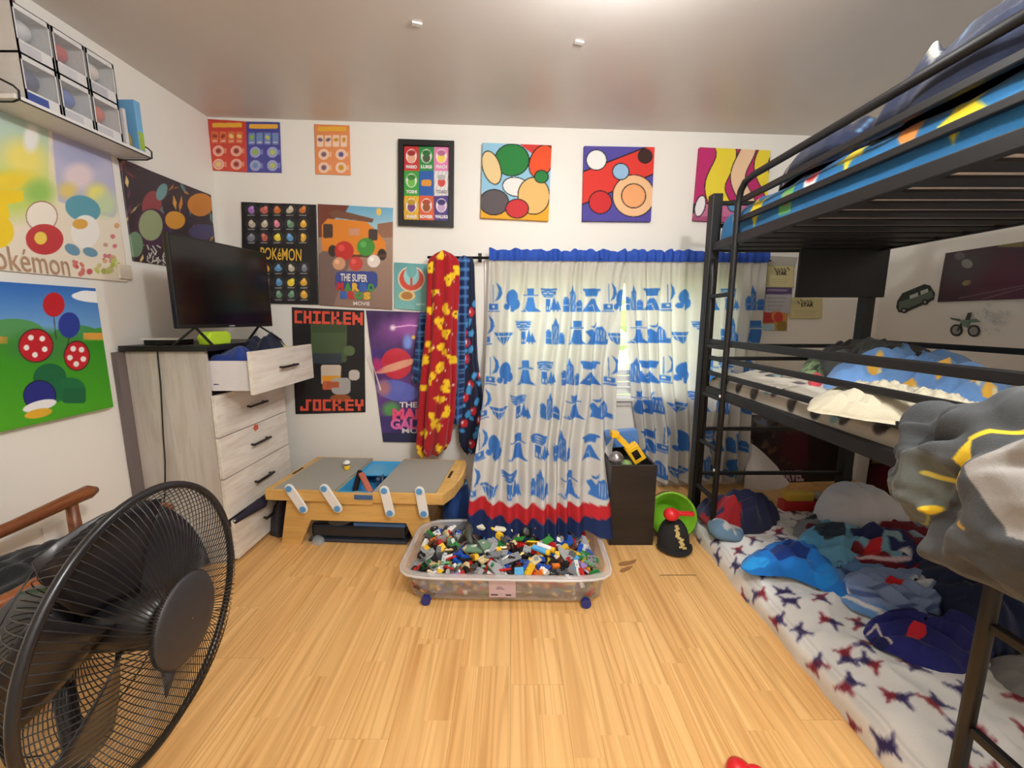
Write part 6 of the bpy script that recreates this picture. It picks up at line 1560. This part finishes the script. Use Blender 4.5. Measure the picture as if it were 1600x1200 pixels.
# ---- bottom bunk
zl = .142
heap('pillowcase', [(1.10, 2.14), (1.16, 2.06), (1.34, 2.10), (1.52, 2.20), (1.54, 2.34), (1.36, 2.39), (1.12, 2.37)], zl - .02, .20, M_CLOTH, lambda x, y: np.where((fbm(x * 6, y * 6, 8) > .56)[..., None], np.array([36, 40, 74.]), np.array([150, 26, 34.])), 'red and navy bundled blanket at the far corner of the bottom bunk', 'blanket', seed=15, amp=.7, nr=44, nt=150)
heap('plastic_cover', [(1.085, 2.06), (1.20, 2.02), (1.24, 2.12), (1.12, 2.20), (1.085, 2.16)], zl - .02, .10, M_CLOTH, lambda x, y: np.where((fbm(x * 14, y * 14, 3) > .5)[..., None], np.array([96, 126, 150.]), np.array([176, 176, 176.])), 'pale grey blue cloth bunched below the red and navy blanket', 'clothing', seed=16, amp=.6, nr=18, nt=60)
t = thing('toy_case', (1.76, 2.36, .14), 'red and yellow toy case at the back of the bottom bunk', 'toy')
MB().box((1.62, 2.33, .13), (1.86, 2.40, .20)).build('lower_shell', mat('case_red', (176, 40, 36), .4), t, bevel=.008)
MB().box((1.64, 2.335, .20), (1.80, 2.395, .25)).build('upper_shell', mat('case_yellow', (206, 170, 60), .4), t, bevel=.008)
MB().ball((1.85, 2.36, .225), (.05, .035, .028), 12, 7).build('handle_bump', mat('case_grey', (150, 146, 130), .5), t, smooth=True)
heap('pillow', [(1.70, 2.02), (1.84, 1.96), (2.05, 1.98), (2.08, 2.16), (2.02, 2.30), (1.80, 2.30), (1.69, 2.18)], zl - .01, .27, M_CLOTH, (198, 198, 204), 'plain white pillow standing at the far right of the bottom bunk', 'pillow', seed=17, amp=.14, nr=26, nt=100, power=3.2)
def px_heap(name, outline, h, base, spots, label, cat, seed, z=zl, **kw):
    a = np.array(outline, float); P = Paint(a[:, 0].min() - 12, a[:, 1].min() - 40, a[:, 0].max() + 12, a[:, 1].max() + 12, 1.6, base)
    for sp in spots:
        if sp[0] == 'e': P.ell(*sp[1:6], *(sp[6:] or ()))
        elif sp[0] == 'l': P.line(sp[1], sp[2], sp[3])
        elif sp[0] == 'p': P.poly(sp[1], sp[2])
    kw['amp'] = .82; kw['nr'] = 54; kw['nt'] = 180
    return heap(name, outline, z, h * 1.3, M_CLOTH, P, label, cat, seed=seed, **kw)
px_heap('blanket', [(1262, 870), (1300, 826), (1380, 806), (1460, 830), (1570, 880), (1600, 940), (1560, 985), (1460, 990), (1370, 968), (1300, 925)], .06, (96, 140, 190), [('l', [(1290, 880), (1400, 940), (1560, 960)], 8, (60, 84, 140)), ('e', 1350, 840, 40, 14, (120, 30, 44)), ('e', 1480, 970, 60, 14, (30, 36, 90)), ('l', [(1310, 930), (1380, 962), (1460, 980)], 5, (214, 210, 206))],
        'pale blue and navy blanket spread under the clothes heap on the bottom bunk', 'blanket', 20, folds=7, ang=.9)
px_heap('blanket', [(1240, 832), (1272, 800), (1330, 796), (1390, 820), (1412, 842), (1370, 862), (1300, 864), (1255, 852)], .07, (128, 130, 136), [('l', [(1260, 815), (1330, 800), (1400, 830)], 4, (40, 40, 46)), ('l', [(1280, 830), (1330, 815), (1370, 845)], 4, (30, 30, 36)), ('e', 1345, 815, 20, 7, (90, 30, 40)), ('e', 1290, 808, 18, 5, (120, 170, 206)), ('e', 1390, 834, 16, 8, (104, 22, 34)), ('e', 1268, 830, 10, 6, (96, 30, 44))],
        'grey and black striped blanket end nearest the white pillow', 'blanket', 21, amp=.6, folds=10, ang=.6)
px_heap('shirt', [(1158, 884), (1180, 866), (1222, 852), (1262, 862), (1300, 888), (1324, 930), (1312, 936), (1270, 916), (1230, 902), (1180, 898)], .085, (22, 112, 196), [('p', [(1185, 872), (1230, 856), (1262, 866), (1262, 884), (1210, 876)], (14, 48, 120)), ('e', 1180, 884, 22, 8, (36, 150, 226)), ('e', 1290, 905, 20, 16, (20, 130, 214))],
        'bright blue shirt hanging over the edge of the bottom mattress', 'clothing', 22, amp=.65, folds=9, ang=.3, nr=30)
px_heap('shirt', [(1230, 868), (1252, 840), (1292, 820), (1334, 820), (1366, 848), (1372, 880), (1330, 900), (1300, 896), (1260, 878)], .11, (104, 170, 206), [('e', 1295, 840, 26, 14, (48, 62, 76)), ('e', 1330, 832, 14, 8, (140, 196, 226)), ('e', 1268, 850, 18, 10, (90, 166, 212))],
        'light blue shirt with a dark patch beside the bright blue one', 'clothing', 23, amp=.6, folds=9, ang=1.0, nr=28)
px_heap('blanket', [(1290, 850), (1330, 824), (1390, 822), (1440, 850), (1500, 880), (1550, 905), (1545, 930), (1470, 932), (1390, 912), (1320, 885)], .13, (112, 24, 36), [('p', [(1318, 838), (1360, 830), (1420, 862), (1450, 890), (1420, 896), (1350, 866)], (34, 42, 92)), ('l', [(1325, 850), (1380, 872), (1400, 884)], 11, (120, 168, 190)), ('e', 1362, 872, 14, 10, (196, 32, 42)), ('l', [(1300, 860), (1340, 880), (1420, 890)], 3, (210, 190, 200)), ('e', 1410, 880, 14, 5, (220, 220, 224), .3), ('e', 1360, 826, 16, 6, (216, 214, 214), .4), ('e', 1440, 905, 22, 10, (196, 34, 44)), ('l', [(1380, 895), (1430, 912), (1500, 905)], 7, (196, 40, 46)), ('p', [(1480, 890), (1550, 900), (1550, 930), (1470, 932)], (30, 34, 84)), ('e', 1395, 860, 20, 7, (150, 180, 190), .5)],
        'dark red blanket with navy and pale blue shapes in the middle of the heap', 'blanket', 24, amp=.45, folds=8, ang=.5, nr=34, nt=150)
px_heap('shirt', [(1392, 872), (1410, 842), (1438, 838), (1452, 872), (1466, 900), (1440, 902)], .13, (150, 166, 186), [], 'grey blue shirt wedged between the red blanket and the green one', 'clothing', 25, amp=.4)
px_heap('shirt', [(1436, 850), (1480, 842), (1545, 852), (1566, 890), (1548, 922), (1490, 908), (1450, 882)], .14, (16, 92, 76), [('e', 1460, 855, 16, 10, (50, 150, 120)), ('l', [(1465, 885), (1480, 870)], 3, (170, 200, 190)), ('l', [(1500, 870), (1530, 900)], 4, (8, 60, 66))],
        'green shirt crumpled below the hanging grey comforter', 'clothing', 26, amp=.5, nr=28)
px_heap('blanket', [(1308, 915), (1345, 900), (1420, 908), (1500, 918), (1560, 940), (1545, 972), (1450, 978), (1380, 962), (1330, 940)], .10, (128, 150, 190), [('l', [(1320, 925), (1400, 950), (1480, 958)], 4, (74, 92, 140)), ('l', [(1335, 918), (1420, 938), (1520, 945)], 3, (90, 108, 152)), ('l', [(1312, 918), (1340, 945), (1390, 966)], 7, (222, 214, 206)), ('e', 1395, 916, 16, 7, (206, 34, 44)), ('e', 1440, 918, 18, 9, (204, 210, 222)), ('p', [(1470, 918), (1560, 930), (1560, 975), (1465, 978)], (26, 34, 84))],
        'grey blue striped blanket fold along the front of the heap', 'blanket', 27, amp=.5, folds=12, ang=.25, nr=32, nt=150)
px_heap('shirt', [(1350, 985), (1372, 966), (1410, 964), (1470, 978), (1530, 968), (1566, 1000), (1520, 1052), (1450, 1046), (1390, 1020), (1360, 1006)], .075, (26, 30, 104), [('p', [(1418, 990), (1440, 982), (1446, 1002), (1428, 1008), (1414, 1000)], (206, 30, 50)), ('e', 1376, 1006, 15, 12, (18, 20, 70)), ('l', [(1355, 992), (1368, 984), (1392, 1012)], 3, (190, 180, 170))],
        'navy shirt with a red patch nearest the camera on the bottom mattress', 'clothing', 28, amp=.5, folds=7, ang=.8, nr=28)
heap('blanket', [(1.62, 1.30), (1.78, 1.26), (1.98, 1.34), (2.04, 1.60), (1.92, 1.74), (1.72, 1.66)], zl - .01, .22, M_CLOTH, (24, 34, 66), 'dark navy blanket at the back of the bottom bunk behind the near ladder', 'blanket', seed=31, amp=.4)
heap('bedsheet', [(1.52, 1.06), (1.72, 1.00), (2.00, 1.02), (2.04, 1.22), (1.80, 1.26), (1.58, 1.22)], zl - .01, .09, M_CLOTH, (136, 134, 132), 'rumpled grey sheet right of the near ladder rail', 'bedsheet', seed=32, amp=.6)

# ================================================================== PEDESTAL FAN
FC = np.array([-.678, .711, .714]); FN = np.array([math.cos(.1), math.sin(.1), -.036]); FN /= np.linalg.norm(FN)
FU = np.cross(FN, [0, 0, 1.0]); FU /= np.linalg.norm(FU); FV = np.cross(FU, FN)
def fp(rad, ang, off): return FC + rad * (math.cos(ang) * FU + math.sin(ang) * FV) + FN * off
fan = thing('pedestal_fan', (FC[0] - .17, FC[1] - .02, 0), 'black pedestal fan with a wire cage at the near left, facing right', 'fan')
M_FAN = mat('fan_black', (24, 23, 25), .3); M_WIRE = mat('cage_wire', (30, 29, 30), .3, .3)
FR = .25
MB().tube([fp(FR, a, 0) for a in np.linspace(0, 2 * math.pi, 72, endpoint=False)], .0075, 8, closed=True).build('cage_ring', M_FAN, fan, smooth=True)
for nm, sgn, r0, off0, N, tw in (('front_grille', 1, .086, .056, 116, .34), ('rear_grille', -1, .075, -.125, 96, -.30)):
    mb = MB()
    for k in range(N):
        a = 2 * math.pi * k / N; path = []
        for q in np.linspace(0, 1, 9):
            rad = r0 + (FR - r0) * q
            off = off0 * (1 - q ** 3.0)
            path.append(fp(rad, a + tw * q * (1 - q * .3), off))
        mb.tube(path, .00105, 4, cap=False)
    for rr, oo in () if sgn > 0 else ((.19, .85),):
        mb.tube([fp(rr, a, off0 * oo * .92) for a in np.linspace(0, 2 * math.pi, 60, endpoint=False)], .0014, 5, closed=True)
    o = mb.build(nm, M_WIRE, fan, smooth=True); o['kind'] = 'stuff'
MB().lathe(FC, [(.001, .066), (.05, .065), (.080, .060), (.087, .054), (.085, .048), (.07, .046)], 36, FN, cap=False).build('hub_cap', mat('fan_hub', (40, 37, 38), .55), fan, smooth=True)
for k in range(5):
    mb = MB(); V = []
    for i in range(7):
        rad = .045 + (.222 - .045) * i / 6
        for j in range(7):
            q = j / 6; a = 2 * math.pi * k / 5 + (q - .5) * (1.05 - .1 * i / 6) + .25 * i / 6; V.append(fp(rad, a, -.055 + (q - .5) * .05))
    mb.add(V, [(i * 7 + j, i * 7 + j + 1, (i + 1) * 7 + j + 1, (i + 1) * 7 + j) for i in range(6) for j in range(6)])
    o = mb.build('blade', mat('fan_blade', (34, 30, 32), .35), fan, smooth=True)
    m_ = o.modifiers.new('thick', 'SOLIDIFY'); m_.thickness = .003
MB().lathe(FC, [(.02, .03), (.05, .01), (.052, -.09), (.03, -.10)], 20, FN).build('blade_hub', M_FAN, fan, smooth=True)
MB().lathe(FC, [(.078, -.122), (.075, -.15), (.066, -.22), (.04, -.25), (.005, -.255)], 24, FN).build('motor_housing', M_FAN, fan, smooth=True)
pb = FC - FN * .18
MB().cyl((pb[0], pb[1], .02), (pb[0], pb[1], pb[2] - .05), .017, 14).build('pole', M_FAN, fan, smooth=True)
MB().lathe((pb[0], pb[1], pb[2] - .12), [(.024, 0), (.03, .03), (.03, .08), (.02, .1)], 14).build('neck', M_FAN, fan, smooth=True)
MB().lathe((pb[0], pb[1], 0), [(.20, 0), (.20, .012), (.16, .026), (.03, .04), (.02, .10)], 36).build('base', M_FAN, fan, smooth=True)

# ================================================================== WOODEN ARMCHAIR (left edge)
ch = thing('armchair', (-1.50, 1.2, 0), 'brown wooden armchair with a black cushion behind the fan', 'chair')
for x, z0, ylo, yhi in ((-1.72, .575, .86, 1.63), (-1.27, .58, .72, 1.46)):
    ps = [(x, ylo, z0 + .015), (x, ylo + .25, z0 - .006), (x, (ylo + yhi) / 2 + .1, z0 - .004), (x, yhi - .10, z0 + .006), (x, yhi - .03, z0 + .008), (x, yhi, z0 + .004)]
    MB().tube(ps, [.020, .022, .022, .026, .028, .014], 12).build('armrest', M_CHAIR, ch, smooth=True)
    MB().tube([(x, yhi - .10, z0 - .015), (x - .004, yhi - .095, .40), (x, yhi - .08, 0)], [.019, .022, .015], 10).build('leg', M_CHAIR, ch, smooth=True)
    MB().tube([(x, ylo + .02, .86), (x, ylo + .05, .46), (x, ylo - .02, 0)], [.016, .022, .016], 10).build('leg', M_CHAIR, ch, smooth=True)
    mb = MB(); mb.bar((x, ylo + .05, .34), (x, yhi - .09, .36), .022, .05); mb.build('seat_rail', M_CHAIR, ch, bevel=.004)
for z in (.56, .68, .82):
    mb = MB(); mb.bar((-1.72, .90 - .03 * (z - .46), z), (-1.27, .76 - .03 * (z - .46), z), .016, .045); mb.build('back_slat', M_CHAIR, ch, bevel=.004)
mb = MB(); mb.bar((-1.72, 1.53, .36), (-1.27, 1.37, .36), .022, .05); mb.build('seat_rail', M_CHAIR, ch, bevel=.004)
heap('cushion', [(-1.70, .92), (-1.30, .80), (-1.295, 1.30), (-1.32, 1.42), (-1.68, 1.56), (-1.705, 1.40)], .37, .10, M_CLOTH, (26, 25, 28), parent=ch, seed=40, amp=.15, power=5, nr=20, nt=80)
heap('jacket', [(-1.66, .98), (-1.34, .86), (-1.31, 1.12), (-1.42, 1.34), (-1.66, 1.36)], .455, .12, M_CLOTH, (20, 20, 24), 'black jacket lying on the cushion of the wooden armchair', 'clothing', seed=41, amp=.4, nr=20, nt=80)

# red toy just entering the bottom edge of the picture
c = on_z(1165, 1212, 0)
t = thing('toy_car', (c[0], c[1], 0), 'red toy on the floor at the bottom edge of the picture', 'toy')
MB().lathe((c[0] - .02, c[1], 0), [(.03, 0), (.034, .012), (.03, .03), (.012, .04)], 16).build('body', M_RED, t, smooth=True)
MB().ball((c[0] + .02, c[1] - .005, .018), (.03, .02, .016), 12, 7).build('nose', M_RED, t, smooth=True)

# ------------------------------------------------------------------ things of one kind share a group
GROUPS = {'toy_box': 'window boxes on the wall shelf', 'canvas_picture': 'canvases on the walls', 'print_sheet': 'small printed sheets under the ceiling', 'poster': 'posters on the walls', 'mattress': 'mattresses of the triple bunk',
          'curtain': 'printed curtain panels', 'folded_shirt': 'shirts in the open drawer', 'sock': 'socks caught in the drawers', 'tape_scrap': 'tape scraps on the ceiling', 'note': 'paper notes beyond the bunk', 'card': 'picture cards on the back wall',
          'shirt': 'shirts on the bottom bunk', 'blanket': 'blankets on the bunks', 'pillow': 'pillows on the bunks', 'comforter': 'comforters on the bunks', 'plush_toy': 'plush toys on the middle bunk', 'toy_plate': 'large plates on the brick heap',
          'toy_cylinder': 'cylinder pieces on the brick heap', 'bedsheet': 'loose sheets on the bunks', 'ceiling_light': 'ceiling lights', 'toy_figurine': 'small figurines'}
for o in bpy.data.objects:
    if o.parent is None and 'label' in o and 'group' not in o:
        g = GROUPS.get(o.name.split('.')[0])
        if g: o['group'] = g
